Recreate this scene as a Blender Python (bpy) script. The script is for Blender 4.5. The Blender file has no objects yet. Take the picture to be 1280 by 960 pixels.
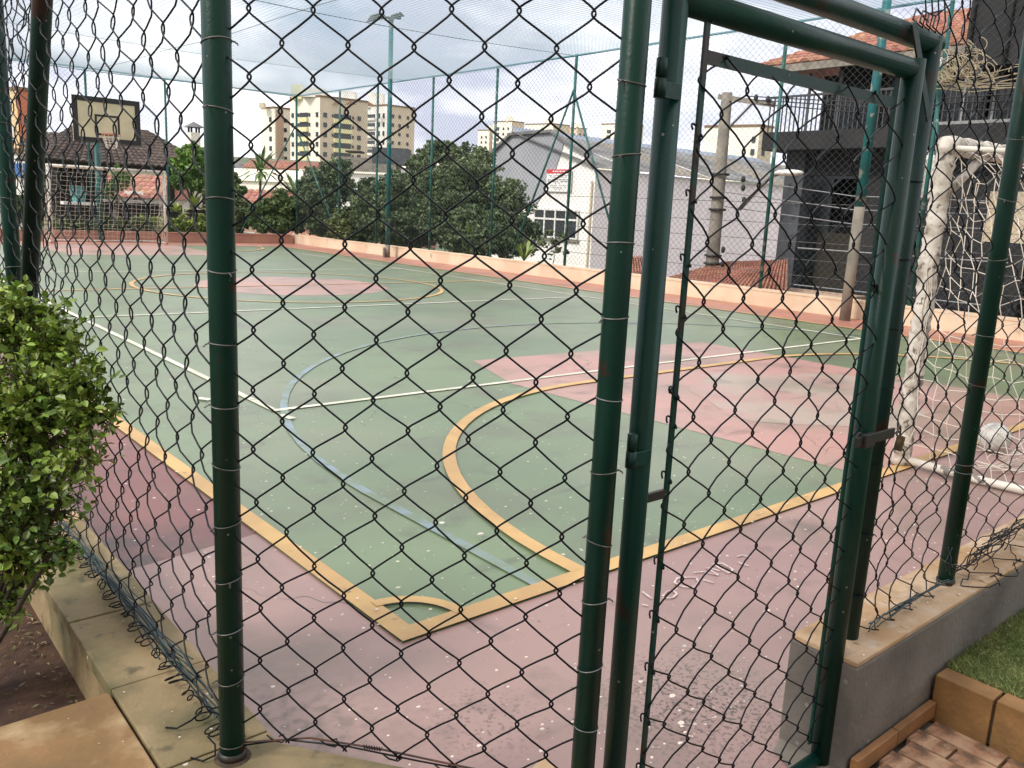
import bpy, math, random
import numpy as np
from mathutils import Matrix, Vector
random.seed(7); rng = np.random.default_rng(11)
S = bpy.context.scene
COL = S.collection

# ------------------------------------------------------------------ camera
H = 1.5
_A = np.array([-275-640, 218-480.0]); _B = np.array([1902-640, 322-480.0])
F = math.sqrt(-float(_A @ _B))
_dA = np.array([_A[0], _A[1], F]); _dA /= np.linalg.norm(_dA)
_dB = np.array([_B[0], _B[1], F]); _dB /= np.linalg.norm(_dB)
RW = np.array([_dB, _dA, np.cross(_dB, _dA)])            # world = RW @ (right, down, forward)
CAM = np.array([0, 0, H])
cd = bpy.data.cameras.new('camera'); cam = bpy.data.objects.new('camera', cd); COL.objects.link(cam)
rt = RW @ [1, 0, 0]; up = RW @ [0, -1, 0]; bk = RW @ [0, 0, -1]
cam.matrix_world = Matrix(((rt[0], up[0], bk[0], 0), (rt[1], up[1], bk[1], 0), (rt[2], up[2], bk[2], H), (0, 0, 0, 1)))
cd.sensor_width = 36; cd.lens = F*36/1280; cd.clip_start = .05; cd.clip_end = 6000
S.camera = cam
fw = RW @ [0, 0, 1]
FH = np.array([fw[0], fw[1], 0]); FH /= np.linalg.norm(FH)      # horizontal forward
RH = np.array([FH[1], -FH[0], 0])                                # horizontal right
def ray(px, py): return RW @ np.array([px-640, py-480, F])
def at(px, py, D): return ray(px, py)/F*D + CAM                  # point of the photograph at a depth
def on(px, py, ax, v):                                           # point of the photograph on a world plane
    r = ray(px, py); return r*((v-CAM[ax])/r[ax]) + CAM
def zof(py, px, D): return at(px, py, D)[2]

# ------------------------------------------------------------------ world, sun, exposure
SUN_EL, SUN_AZ = math.radians(42), math.radians(274)
w = bpy.data.worlds.new('World'); S.world = w; w.use_nodes = True
nt = w.node_tree; nt.nodes.clear(); N = nt.nodes.new; L = nt.links.new
out = N('ShaderNodeOutputWorld'); bg = N('ShaderNodeBackground'); L(bg.outputs[0], out.inputs[0]); bg.inputs[1].default_value = .1
sky = N('ShaderNodeTexSky'); sky.sky_type = 'NISHITA'; sky.sun_disc = False; sky.sun_elevation = SUN_EL; sky.sun_rotation = SUN_AZ
tc = N('ShaderNodeTexCoord')
mp = N('ShaderNodeMapping'); mp.inputs['Scale'].default_value = (1, 1, 2.6); L(tc.outputs['Generated'], mp.inputs[0])
n1 = N('ShaderNodeTexNoise'); n1.inputs['Scale'].default_value = 2.6; n1.inputs['Detail'].default_value = 7; n1.inputs['Roughness'].default_value = .55; L(mp.outputs[0], n1.inputs[0])
n2 = N('ShaderNodeTexNoise'); n2.inputs['Scale'].default_value = 1.7; n2.inputs['Detail'].default_value = 5; L(mp.outputs[0], n2.inputs[0])
cr = N('ShaderNodeValToRGB'); L(n1.outputs[0], cr.inputs[0])
cr.color_ramp.elements[0].position = .40; cr.color_ramp.elements[0].color = (5.2, 5.5, 6.6, 1)
cr.color_ramp.elements[1].position = .58; cr.color_ramp.elements[1].color = (13.5, 13.3, 13.2, 1)
e = cr.color_ramp.elements.new(.48); e.color = (8.2, 8.4, 9.2, 1)
c2 = N('ShaderNodeValToRGB'); L(n2.outputs[0], c2.inputs[0]); c2.color_ramp.elements[0].position = .64; c2.color_ramp.elements[1].position = .74
mx = N('ShaderNodeMix'); mx.data_type = 'RGBA'; L(c2.outputs[0], mx.inputs[0]); L(cr.outputs[0], mx.inputs[6]); L(sky.outputs[0], mx.inputs[7]); L(mx.outputs[2], bg.inputs[0])
sd = bpy.data.lights.new('sun', 'SUN'); sd.energy = 2.2; sd.angle = math.radians(14); sd.color = (1, .95, .87)
sun = bpy.data.objects.new('sun', sd); COL.objects.link(sun)
sdir = Vector((math.sin(SUN_AZ)*math.cos(SUN_EL), math.cos(SUN_AZ)*math.cos(SUN_EL), math.sin(SUN_EL)))
sun.rotation_euler = sdir.to_track_quat('Z', 'Y').to_euler(); sun.location = (0, 0, 30)
S.view_settings.view_transform = 'Standard'; S.view_settings.look = 'None'; S.view_settings.exposure = .56; S.view_settings.gamma = 1
S.view_settings.use_curve_mapping = False

# ------------------------------------------------------------------ materials
def lin(r, g, b, k=1.0):
    f = lambda c: ((c/255+.055)/1.055)**2.4 if c > 10 else c/255/12.92
    return (f(r)*k, f(g)*k, f(b)*k, 1)
MATS = {}
def mat(name, col, rough=.6, col2=None, scale=5, metal=0, bump=0, bscale=60, spec=.5, thresh=(.4, .6), island=0, layers=(), coat=0, detail=6):
    """base colour mixed with col2 by noise; layers: (colour, scale, lo, hi, kind) patches of wear, dirt or specks"""
    m = bpy.data.materials.new(name); m.use_nodes = True; nt = m.node_tree; N = nt.nodes.new; L = nt.links.new
    b = nt.nodes['Principled BSDF']; b.inputs['Roughness'].default_value = rough; b.inputs['Metallic'].default_value = metal
    b.inputs['Specular IOR Level'].default_value = spec; b.inputs['Coat Weight'].default_value = coat
    tc = N('ShaderNodeTexCoord'); cur = N('ShaderNodeRGB'); cur.outputs[0].default_value = col; cur = cur.outputs[0]
    def mix(fac, a, c, f=1.0):
        x = N('ShaderNodeMix'); x.data_type = 'RGBA'; L(a, x.inputs[6])
        if isinstance(c, tuple): x.inputs[7].default_value = c
        else: L(c, x.inputs[7])
        if f != 1.0:
            q = N('ShaderNodeMath'); q.operation = 'MULTIPLY'; L(fac, q.inputs[0]); q.inputs[1].default_value = f; fac = q.outputs[0]
        L(fac, x.inputs[0]); return x.outputs[2]
    def noise(scale, lo, hi, detail=6, stretch=None):
        src = tc.outputs['Object']
        if stretch:
            mm = N('ShaderNodeMapping'); mm.inputs['Scale'].default_value = stretch; L(src, mm.inputs[0]); src = mm.outputs[0]
        n = N('ShaderNodeTexNoise'); n.inputs['Scale'].default_value = scale; n.inputs['Detail'].default_value = detail; L(src, n.inputs[0])
        r = N('ShaderNodeMapRange'); r.inputs[1].default_value = lo; r.inputs[2].default_value = hi; L(n.outputs[0], r.inputs[0]); return r.outputs[0]
    if col2: cur = mix(noise(scale, thresh[0], thresh[1], detail), cur, col2)
    for ly in layers:
        c, sc, lo, hi, kind = ly[:5]; f = ly[5] if len(ly) > 5 else 1.0
        if kind == 'noise': cur = mix(noise(sc, lo, hi), cur, c, f)
        elif kind == 'stretch': cur = mix(noise(sc, lo, hi, 6, ly[6]), cur, c, f)
        elif kind == 'crack':
            nz2 = N('ShaderNodeTexNoise'); nz2.inputs['Scale'].default_value = 3; L(tc.outputs['Object'], nz2.inputs[0])
            va = N('ShaderNodeVectorMath'); va.operation = 'SCALE'; va.inputs['Scale'].default_value = .35; L(nz2.outputs['Color'], va.inputs[0])
            vb = N('ShaderNodeVectorMath'); vb.operation = 'ADD'; L(tc.outputs['Object'], vb.inputs[0]); L(va.outputs[0], vb.inputs[1])
            v = N('ShaderNodeTexVoronoi'); v.feature = 'DISTANCE_TO_EDGE'; v.inputs['Scale'].default_value = sc; L(vb.outputs[0], v.inputs['Vector'])
            g = N('ShaderNodeMapRange'); g.inputs[1].default_value = lo; g.inputs[2].default_value = hi; g.inputs[3].default_value = 1; g.inputs[4].default_value = 0; L(v.outputs['Distance'], g.inputs[0])
            q = N('ShaderNodeMath'); q.operation = 'MULTIPLY'; L(g.outputs[0], q.inputs[0]); L(noise(.9, .50, .60, 2), q.inputs[1]); cur = mix(q.outputs[0], cur, c, f)
        elif kind == 'speck':
            v = N('ShaderNodeTexVoronoi'); v.inputs['Scale'].default_value = sc; v.inputs['Randomness'].default_value = 1; L(tc.outputs['Object'], v.inputs['Vector'])
            sep = N('ShaderNodeSeparateColor'); L(v.outputs['Color'], sep.inputs[0])
            # radius varies per cell, many cells empty
            a = N('ShaderNodeMapRange'); a.inputs[1].default_value = lo; a.inputs[2].default_value = 1; a.inputs[3].default_value = 0; a.inputs[4].default_value = hi; L(sep.outputs[0], a.inputs[0])
            g = N('ShaderNodeMath'); g.operation = 'LESS_THAN'; L(v.outputs['Distance'], g.inputs[0]); L(a.outputs[0], g.inputs[1])
            cur = mix(g.outputs[0], cur, c, f)
        elif kind == 'spot':                  # a stain with its own place: centre, radius
            cx, cy, rad = ly[6]
            vd = N('ShaderNodeVectorMath'); vd.operation = 'DISTANCE'; L(tc.outputs['Object'], vd.inputs[0]); vd.inputs[1].default_value = (cx, cy, 0)
            r = N('ShaderNodeMapRange'); r.inputs[1].default_value = rad; r.inputs[2].default_value = rad*.3; r.inputs[3].default_value = 0; r.inputs[4].default_value = 1; L(vd.outputs['Value'], r.inputs[0])
            nn = noise(sc, lo, hi, 4); q = N('ShaderNodeMath'); q.operation = 'MULTIPLY'; L(r.outputs[0], q.inputs[0]); L(nn, q.inputs[1])
            cur = mix(q.outputs[0], cur, c, f)
    if island:
        g = N('ShaderNodeNewGeometry'); hs = N('ShaderNodeHueSaturation')
        r = N('ShaderNodeMapRange'); r.inputs[3].default_value = 1-island; r.inputs[4].default_value = 1+island; L(g.outputs['Random Per Island'], r.inputs[0]); L(r.outputs[0], hs.inputs['Value'])
        mm = N('ShaderNodeMath'); mm.operation = 'MULTIPLY'; L(g.outputs['Random Per Island'], mm.inputs[0]); mm.inputs[1].default_value = 7.31
        fr = N('ShaderNodeMath'); fr.operation = 'FRACT'; L(mm.outputs[0], fr.inputs[0])
        r2 = N('ShaderNodeMapRange'); r2.inputs[3].default_value = .478; r2.inputs[4].default_value = .515; L(fr.outputs[0], r2.inputs[0]); L(r2.outputs[0], hs.inputs['Hue'])
        L(cur, hs.inputs['Color']); cur = hs.outputs[0]
    L(cur, b.inputs['Base Color'])
    if bump:
        n = N('ShaderNodeTexNoise'); n.inputs['Scale'].default_value = bscale; n.inputs['Detail'].default_value = 4; L(tc.outputs['Object'], n.inputs[0])
        bp = N('ShaderNodeBump'); bp.inputs['Strength'].default_value = bump; bp.inputs['Distance'].default_value = .01; L(n.outputs[0], bp.inputs['Height']); L(bp.outputs[0], b.inputs['Normal'])
    MATS[name] = m; return m
K = .95
M_post = mat('green_gloss_paint', (.004, .040, .028, 1), .40, (.003, .030, .021, 1), 3, spec=.3, layers=[((.005, .058, .042, 1), 2.2, .55, .75, 'noise', .6), ((.05, .016, .008, 1), 13, .645, .69, 'noise', .75), ((.35, .38, .33, 1), 75, .94, .22, 'speck', .6)], bump=.08, bscale=120)
M_postd = mat('dark_green_paint', (.003, .022, .017, 1), .45, (.003, .032, .025, 1), 3, spec=.3, layers=[((.045, .014, .008, 1), 6, .60, .68, 'noise', .8), ((.4, .4, .36, 1), 70, .94, .22, 'speck', .6)], bump=.1, bscale=90)
M_gate = mat('green_olive_paint', (.006, .040, .029, 1), .40, (.003, .044, .034, 1), 4, spec=.3, thresh=(.35, .65), layers=[((.045, .016, .01, 1), 8, .60, .66, 'noise', .7), ((.4, .42, .36, 1), 75, .94, .22, 'speck', .6)], bump=.08, bscale=100)
M_teal = mat('faded_teal_paint', lin(40, 110, 105, .8), .5, lin(22, 80, 76, .8), 3, layers=[(lin(150, 165, 155, .8), 7, .60, .68, 'noise', .7)])
M_tealpost = mat('teal_paint_flaking', lin(25, 120, 125, .8), .55, lin(35, 95, 95, .8), 2.5, layers=[(lin(165, 170, 160, .8), 5, .56, .62, 'noise', .9)])
M_wire = mat('dark_coated_wire', (.0015, .0022, .0045, 1), .34, (.003, .006, .010, 1), 9, spec=.22, layers=[((.09, .10, .10, 1), 22, .68, .71, 'noise', .4)])
M_wireblue = mat('blue_green_coated_wire', (.012, .05, .055, 1), .4, (.01, .02, .025, 1), 14)
M_galv = mat('galvanised_wire', (.22, .22, .21, 1), .45, (.10, .09, .08, 1), 20, metal=.5)
M_rustwire = mat('rusty_wire', (.12, .05, .03, 1), .8, (.05, .03, .03, 1), 15)
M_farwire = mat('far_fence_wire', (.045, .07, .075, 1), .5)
M_netb = mat('pale_blue_net_cord', lin(158, 184, 192, .9), .7)
M_cable = mat('teal_net_cable', lin(60, 125, 140, .8), .6)
DIRT = [((.06, .055, .045, 1), .55, .0008, .0028, 'crack', .8), ((.13, .115, .085, 1), 1.3, .50, .72, 'noise', .6), ((.09, .08, .065, 1), 3.1, .60, .72, 'noise', .45), ((.62, .60, .55, 1), 13, .62, .11, 'speck', .8), ((.66, .64, .58, 1), 34, .78, .17, 'speck', .7), ((.05, .045, .035, 1), 19, .82, .12, 'speck', .6), ((.06, .055, .045, 1), 1.1, .63, .70, 'stretch', .4, (1, 5, 1)), ((.30, .27, .21, 1), .5, .5, .68, 'noise', .35), ((.05, .045, .035, 1), 60, .80, .16, 'speck', .5)]
M_green = mat('green_court_paint', lin(119, 137, 102, K), .34, lin(104, 122, 94, K), .55, thresh=(.3, .7), layers=DIRT, bump=.12, bscale=140)
M_pink = mat('mauve_court_paint', lin(172, 140, 132, K), .42, lin(156, 125, 121, K), .7, thresh=(.3, .7), layers=DIRT+[((.05, .045, .035, 1), 75, .52, .60, 'spot', .75, (2.05, 1.42, .40)), ((.05, .045, .035, 1), 70, .54, .62, 'spot', .5, (1.45, 1.75, .25)), ((.09, .08, .06, 1), 22, .45, .65, 'spot', .6, (.9, 2.0, .45))], bump=.12, bscale=140)
M_maroon = mat('maroon_court_paint', lin(140, 92, 86, K), .45, lin(120, 78, 76, K), .9, layers=DIRT+[((.07, .055, .05, 1), 8, .35, .6, 'spot', .8, (.95, 3.55, .45))], bump=.12, bscale=140)
M_terra = mat('terracotta_court_paint', lin(190, 128, 108, K), .45, lin(174, 118, 102, K), .8, layers=DIRT[:3])
M_key = mat('rose_court_paint', lin(188, 142, 132, K), .38, lin(170, 140, 127, K), .8, layers=DIRT)
M_keyw = mat('worn_beige_court_paint', lin(176, 158, 144, K), .4, lin(182, 142, 134, K), 1.1, thresh=(.42, .58), layers=DIRT)
M_yline = mat('yellow_line_paint', lin(206, 168, 108, 1), .5, lin(184, 148, 98, 1), 2.5, layers=[((.17, .12, .08, 1), 16, .66, .72, 'noise', .6), ((.1, .08, .06, 1), 50, .86, .16, 'speck', .5)])
M_wline = mat('white_line_paint', lin(220, 216, 200, 1), .6, lin(196, 196, 178, 1), 3, layers=[((.25, .27, .22, 1), 12, .62, .7, 'noise', .6)])
M_bline = mat('faded_blue_line_paint', lin(136, 152, 172, 1), .5, lin(122, 140, 126, 1), 2.2, thresh=(.36, .6), layers=[((.17, .22, .14, 1), 7, .48, .60, 'noise', .85)])
M_chalk = mat('white_chalk', lin(214, 200, 196, 1), .9, lin(184, 154, 156, 1), 30, thresh=(.45, .6))
M_cope = mat('ochre_coping', lin(204, 176, 146, K), .75, lin(176, 140, 98, K), 3.2, thresh=(.3, .65), layers=[((.20, .13, .07, 1), 7, .54, .70, 'noise', .7), ((.55, .46, .36, 1), 16, .56, .68, 'noise', .6), ((.07, .05, .03, 1), 26, .64, .72, 'noise', .6), ((.65, .6, .5, 1), 24, .86, .18, 'speck', .8)], bump=.25, bscale=60)
M_slab = mat('mossy_ochre_slab', lin(158, 136, 100, .9), .75, lin(112, 102, 68, .9), 2.6, thresh=(.35, .65), layers=[((.075, .075, .03, 1), 3.5, .50, .66, 'noise', .8), ((.42, .32, .19, 1), 4.5, .55, .66, 'noise', .6), ((.05, .045, .03, 1), 14, .62, .70, 'noise', .6), ((.65, .6, .5, 1), 22, .90, .15, 'speck', .8)], bump=.35, bscale=45)
M_slab2 = mat('tan_stone_slab', lin(160, 122, 80, .9), .7, lin(128, 98, 60, .9), 4, thresh=(.35, .65), layers=[((.48, .36, .20, 1), 5.5, .52, .66, 'noise', .8), ((.10, .085, .045, 1), 3, .54, .68, 'noise', .6), ((.10, .07, .04, 1), 25, .60, .72, 'noise', .4), ((.65, .6, .5, 1), 20, .93, .12, 'speck', .9)], bump=.3, bscale=40)
M_farwall = mat('peach_painted_wall', lin(228, 206, 178, K), .8, lin(214, 188, 160, K), 1.4, layers=[((.25, .18, .13, 1), 3, .64, .72, 'noise', .6)])
M_redwall = mat('dusty_rose_painted_wall', lin(190, 142, 120, K), .8, lin(172, 128, 110, K), 1.4)
M_plaster = mat('rough_grey_plaster', lin(124, 118, 112, K), .85, lin(108, 102, 96, K), 3, bump=.4, bscale=55, layers=[((.06, .06, .055, 1), 3, .58, .72, 'noise', .5), ((.3, .3, .29, 1), 30, .85, .25, 'speck', .5)])
M_brick = mat('tan_clay_brick', lin(162, 122, 76, K), .8, lin(128, 94, 56, K), 7, thresh=(.35, .65), bump=.35, bscale=60, layers=[((.10, .07, .04, 1), 6, .6, .7, 'noise', .5)])
M_skirt = mat('orange_clay_tile', lin(170, 122, 80, K), .7, lin(138, 98, 62, K), 6)
M_pave = mat('weathered_paving_brick', lin(182, 148, 120, K), .85, lin(150, 106, 80, K), 11, thresh=(.4, .6), bump=.8, bscale=50, layers=[((.06, .05, .035, 1), 14, .55, .66, 'noise', .7), ((.45, .36, .25, 1), 9, .62, .7, 'noise', .6)])
M_joint = mat('dark_sandy_joint', lin(86, 68, 56, K), .95, lin(66, 54, 44, K), 20, bump=.6)
M_soil = mat('red_brown_soil', lin(80, 56, 38, K), .95, lin(56, 36, 27, K), 7, bump=1, bscale=25)
M_ground = mat('distant_ground', (.10, .13, .07, 1), .95, (.16, .14, .11, 1), .05)
M_street = mat('asphalt', (.055, .055, .055, 1), .9, (.07, .07, .07, 1), 1)
M_grass = mat('short_green_grass', (.30, .34, .13, 1), .75, (.20, .26, .09, 1), 9, island=.5)
M_grassb = mat('grass_thatch', (.075, .10, .03, 1), .9, (.07, .07, .03, 1), 9, bump=.8)
M_leaf = mat('bright_shrub_leaf', (.20, .29, .045, 1), .45, (.10, .18, .028, 1), 4, island=.55)
M_twig = mat('brown_twig', (.07, .05, .035, 1), .9, (.04, .03, .02, 1), 10)
M_dry = mat('dry_fallen_leaf', (.26, .21, .13, 1), .9, (.12, .12, .05, 1), 12, island=.4)
M_tdark = mat('dark_tree_leaf', (.080, .122, .048, 1), .6, (.13, .17, .07, 1), .5, island=.6)
M_tlite = mat('bright_tree_leaf', (.13, .24, .035, 1), .55, (.08, .17, .03, 1), .5, island=.4)
M_tmid = mat('mid_green_leaf', (.065, .12, .03, 1), .6, (.10, .15, .04, 1), .5, island=.45)
M_palm = mat('yucca_leaf', (.10, .17, .06, 1), .5, (.18, .27, .10, 1), 2, island=.35)
M_yel = mat('yellow_green_leaf', (.26, .34, .06, 1), .5, (.14, .22, .04, 1), 2, island=.35)
M_bark = mat('bark', (.09, .07, .055, 1), .95, (.05, .04, .03, 1), 6)
M_white = mat('white_render', lin(244, 240, 232, .98), .8, lin(222, 216, 206, .95), .2)
M_cream = mat('cream_render', lin(246, 240, 222, .98), .8, lin(240, 232, 212, .98), .2)
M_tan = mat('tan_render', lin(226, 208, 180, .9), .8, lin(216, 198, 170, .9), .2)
M_yelr = mat('pale_yellow_render', lin(238, 230, 176, .9), .8)
M_pinkr = mat('pinkish_band_render', lin(206, 174, 150, .85), .8)
M_trim = mat('brown_roof_trim', lin(140, 110, 84, .85), .8)
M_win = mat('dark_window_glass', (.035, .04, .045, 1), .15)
M_lilac = mat('pale_lilac_wall', lin(240, 228, 228, .98), .85, lin(230, 218, 218, .98), .5, layers=[((.4, .36, .34, 1), .9, .62, .75, 'noise', .5)])
M_wwall = mat('worn_white_wall', lin(246, 242, 236, .98), .85, lin(234, 230, 224, .98), .7, layers=[((.45, .42, .4, 1), 1.2, .62, .72, 'noise', .5)])
M_gable = mat('gable_shade_grey', lin(168, 170, 174, .9), .75, lin(156, 158, 164, .9), .4)
M_fibre = mat('grey_fibre_cement', lin(140, 140, 138, .85), .85, lin(108, 106, 104, .85), .8)
M_fibre2 = mat('blue_grey_roof_sheet', lin(146, 156, 170, .85), .7, lin(130, 138, 150, .85), .8)
M_frame = mat('white_window_frame', lin(228, 226, 220, .95), .5)
M_sign = mat('white_sign_board', lin(236, 234, 230, .95), .5)
M_signred = mat('red_sign_band', lin(205, 60, 70, .95), .5)
M_signtxt = mat('grey_print', lin(140, 140, 142, .9), .6)
M_conc = mat('weathered_concrete', lin(150, 142, 130, .9), .9, lin(122, 116, 106, .9), 3, bump=.3, bscale=20)
M_dark = mat('charcoal_render', (.022, .020, .021, 1), .8, (.014, .013, .014, 1), 1.2, layers=[((.038, .034, .032, 1), .8, .56, .70, 'noise', .6)])
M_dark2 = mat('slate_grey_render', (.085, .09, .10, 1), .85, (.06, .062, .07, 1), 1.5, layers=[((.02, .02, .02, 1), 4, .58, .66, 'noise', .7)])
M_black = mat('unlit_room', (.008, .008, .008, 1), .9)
M_brownp = mat('brown_shutter', (.035, .028, .02, 1), .8)
M_rail = mat('grey_railing', (.065, .065, .068, 1), .5)
M_railw = mat('pale_railing', (.28, .28, .28, 1), .5)
M_tileo = mat('orange_clay_roof', lin(200, 146, 122, .8), .9, lin(172, 120, 98, .8), 2.5, island=.16)
M_tiled = mat('dark_brown_roof_tile', lin(98, 82, 72, .85), .75, lin(72, 60, 54, .85), 2, island=.2)
M_board = mat('cream_backboard', lin(226, 214, 180, .9), .5, lin(210, 198, 165, .9), 2)
M_blk = mat('black_line_paint', (.02, .02, .022, 1), .6)
M_goal = mat('chipped_white_goal_paint', lin(226, 220, 208, .95), .5, lin(204, 196, 184, .95), 5, layers=[((.14, .12, .10, 1), 9, .585, .60, 'noise', .9)], bump=.3, bscale=20)
M_tape = mat('torn_white_wrapping', lin(214, 206, 196, .95), .75, lin(150, 138, 124, .95), 12, thresh=(.45, .65), layers=[((.10, .08, .07, 1), 24, .60, .63, 'noise', .8)], bump=1, bscale=22)
M_net = mat('white_net_cord', lin(226, 216, 204, .9), .8)
M_ball = mat('scuffed_white_leather', lin(214, 212, 206, .9), .55, lin(170, 168, 162, .9), 14, thresh=(.45, .65))
M_brass = mat('worn_brass', (.25, .17, .08, 1), .45, (.08, .05, .03, 1), 30, metal=.6)
M_steel = mat('rusty_dark_steel', (.018, .019, .018, 1), .5, (.035, .02, .014, 1), 22)
M_orange = mat('faded_orange_rim', lin(190, 110, 80, .9), .5)
M_blue = mat('blue_paint', lin(60, 110, 170, .9), .5)
M_tank = mat('teal_plastic', lin(90, 160, 160, .9), .5)
M_petal = mat('pale_petal', lin(226, 214, 200, 1), .8, island=.15)

# ------------------------------------------------------------------ mesh helpers
class MB:
    def __init__(s): s.v = []; s.f = []; s.n = 0; s.smooth = False
    def add(s, v, f):
        v = np.asarray(v, float).reshape(-1, 3); s.v.append(v); b = s.n
        s.f.extend([tuple(i+b for i in q) for q in f]); s.n += len(v); return s
    def box(s, c, d, rz=0, mtx=None):
        x, y, z = d[0]/2, d[1]/2, d[2]/2
        v = np.array([(-x, -y, -z), (x, -y, -z), (x, y, -z), (-x, y, -z), (-x, -y, z), (x, -y, z), (x, y, z), (-x, y, z)])
        if mtx is not None: v = v @ np.asarray(mtx)
        if rz: cc, ss = math.cos(rz), math.sin(rz); v = v @ np.array([(cc, ss, 0), (-ss, cc, 0), (0, 0, 1)])
        return s.add(v+np.asarray(c), [(3, 2, 1, 0), (4, 5, 6, 7), (0, 1, 5, 4), (1, 2, 6, 5), (2, 3, 7, 6), (3, 0, 4, 7)])
    def bar(s, a, b, w, h, up=(0, 0, 1)):
        a = np.asarray(a, float); b = np.asarray(b, float); d = b-a; l = np.linalg.norm(d); d = d/l
        u = np.cross(up, d); u /= np.linalg.norm(u); t = np.cross(d, u)
        return s.box((a+b)/2, (l, w, h), mtx=np.array([d, u, t]))
    def prism(s, poly, z0, z1):
        n = len(poly); v = [(p[0], p[1], z0) for p in poly]+[(p[0], p[1], z1) for p in poly]
        return s.add(v, [tuple(range(n))[::-1], tuple(range(n, 2*n))]+[(i, (i+1) % n, n+(i+1) % n, n+i) for i in range(n)])
    def quad(s, *p): return s.add(p, [tuple(range(len(p)))])
    def tube(s, pts, r, k=8, caps=True, r2=None):
        P = np.asarray(pts, float); n = len(P)
        T = np.gradient(P, axis=0); T /= np.linalg.norm(T, axis=1)[:, None]+1e-12
        ref = np.array([0, 0, 1.]) if abs(T[:, 2]).mean() < .9 else np.array([1., 0, 0])
        U = np.cross(T, ref); U /= np.linalg.norm(U, axis=1)[:, None]+1e-12; V = np.cross(T, U)
        R = np.linspace(r, r if r2 is None else r2, n)[:, None, None]
        a = np.arange(k)*2*math.pi/k
        ring = P[:, None]+R*(np.cos(a)[None, :, None]*U[:, None]+np.sin(a)[None, :, None]*V[:, None])
        f = [(i*k+j, i*k+(j+1) % k, (i+1)*k+(j+1) % k, (i+1)*k+j) for i in range(n-1) for j in range(k)]
        if caps: f += [tuple(range(k))[::-1], tuple(range((n-1)*k, n*k))]
        return s.add(ring.reshape(-1, 3), f)
    def ellipsoid(s, c, r, nu=12, nv=8):
        v = []; f = []
        for i in range(nv+1):
            t = math.pi*i/nv
            for j in range(nu):
                p = 2*math.pi*j/nu; v.append((c[0]+r[0]*math.sin(t)*math.cos(p), c[1]+r[1]*math.sin(t)*math.sin(p), c[2]+r[2]*math.cos(t)))
        for i in range(nv):
            for j in range(nu): f.append((i*nu+j, (i+1)*nu+j, (i+1)*nu+(j+1) % nu, i*nu+(j+1) % nu))
        return s.add(v, f)
    def mesh(s, name, m, smooth=False, bevel=0):
        me = bpy.data.meshes.new(name); V = np.concatenate(s.v)
        me.from_pydata(V.tolist(), [], s.f); me.materials.append(m)
        if smooth: me.shade_smooth()
        me.update(); return me
    def build(s, name, m, parent=None, smooth=False, kind=None, label=None, bevel=0):
        o = bpy.data.objects.new(name, s.mesh(name, m, smooth)); COL.objects.link(o)
        if bevel:
            b = o.modifiers.new('bevel', 'BEVEL'); b.width = bevel; b.segments = 2; b.limit_method = 'ANGLE'
        if parent is not None: attach(o, parent)
        if kind: o['kind'] = kind
        if label: o['label'] = label
        return o
def wloc(o):
    v = Vector(o.location)
    return v+wloc(o.parent) if o.parent else v
def attach(o, parent):
    o.location = Vector(o.location)-wloc(parent); o.parent = parent
def thing(name, label, cat, loc=(0, 0, 0), group=None):
    o = bpy.data.objects.new(name, None); o.empty_display_size = .2; COL.objects.link(o); o.location = Vector([float(c) for c in loc])
    o['label'] = label; o['category'] = cat
    if group: o['group'] = group
    return o
def tag(o, label, cat, group=None):
    o['label'] = label; o['category'] = cat
    if group: o['group'] = group
    return o
def place(name, me, parent, loc, rz=0, label=None, scale=None, rot=None):
    o = bpy.data.objects.new(name, me); COL.objects.link(o); o.location = Vector([float(c) for c in loc])
    if rot is not None: o.rotation_euler = rot
    elif rz: o.rotation_euler = (0, 0, rz)
    if scale: o.scale = scale
    if parent is not None: attach(o, parent)
    if label: o['label'] = label
    return o
def struct(name, mb, m, parent=None):
    o = mb.build(name, m, parent); 
    if parent is None: o['kind'] = 'structure'
    return o

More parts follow.
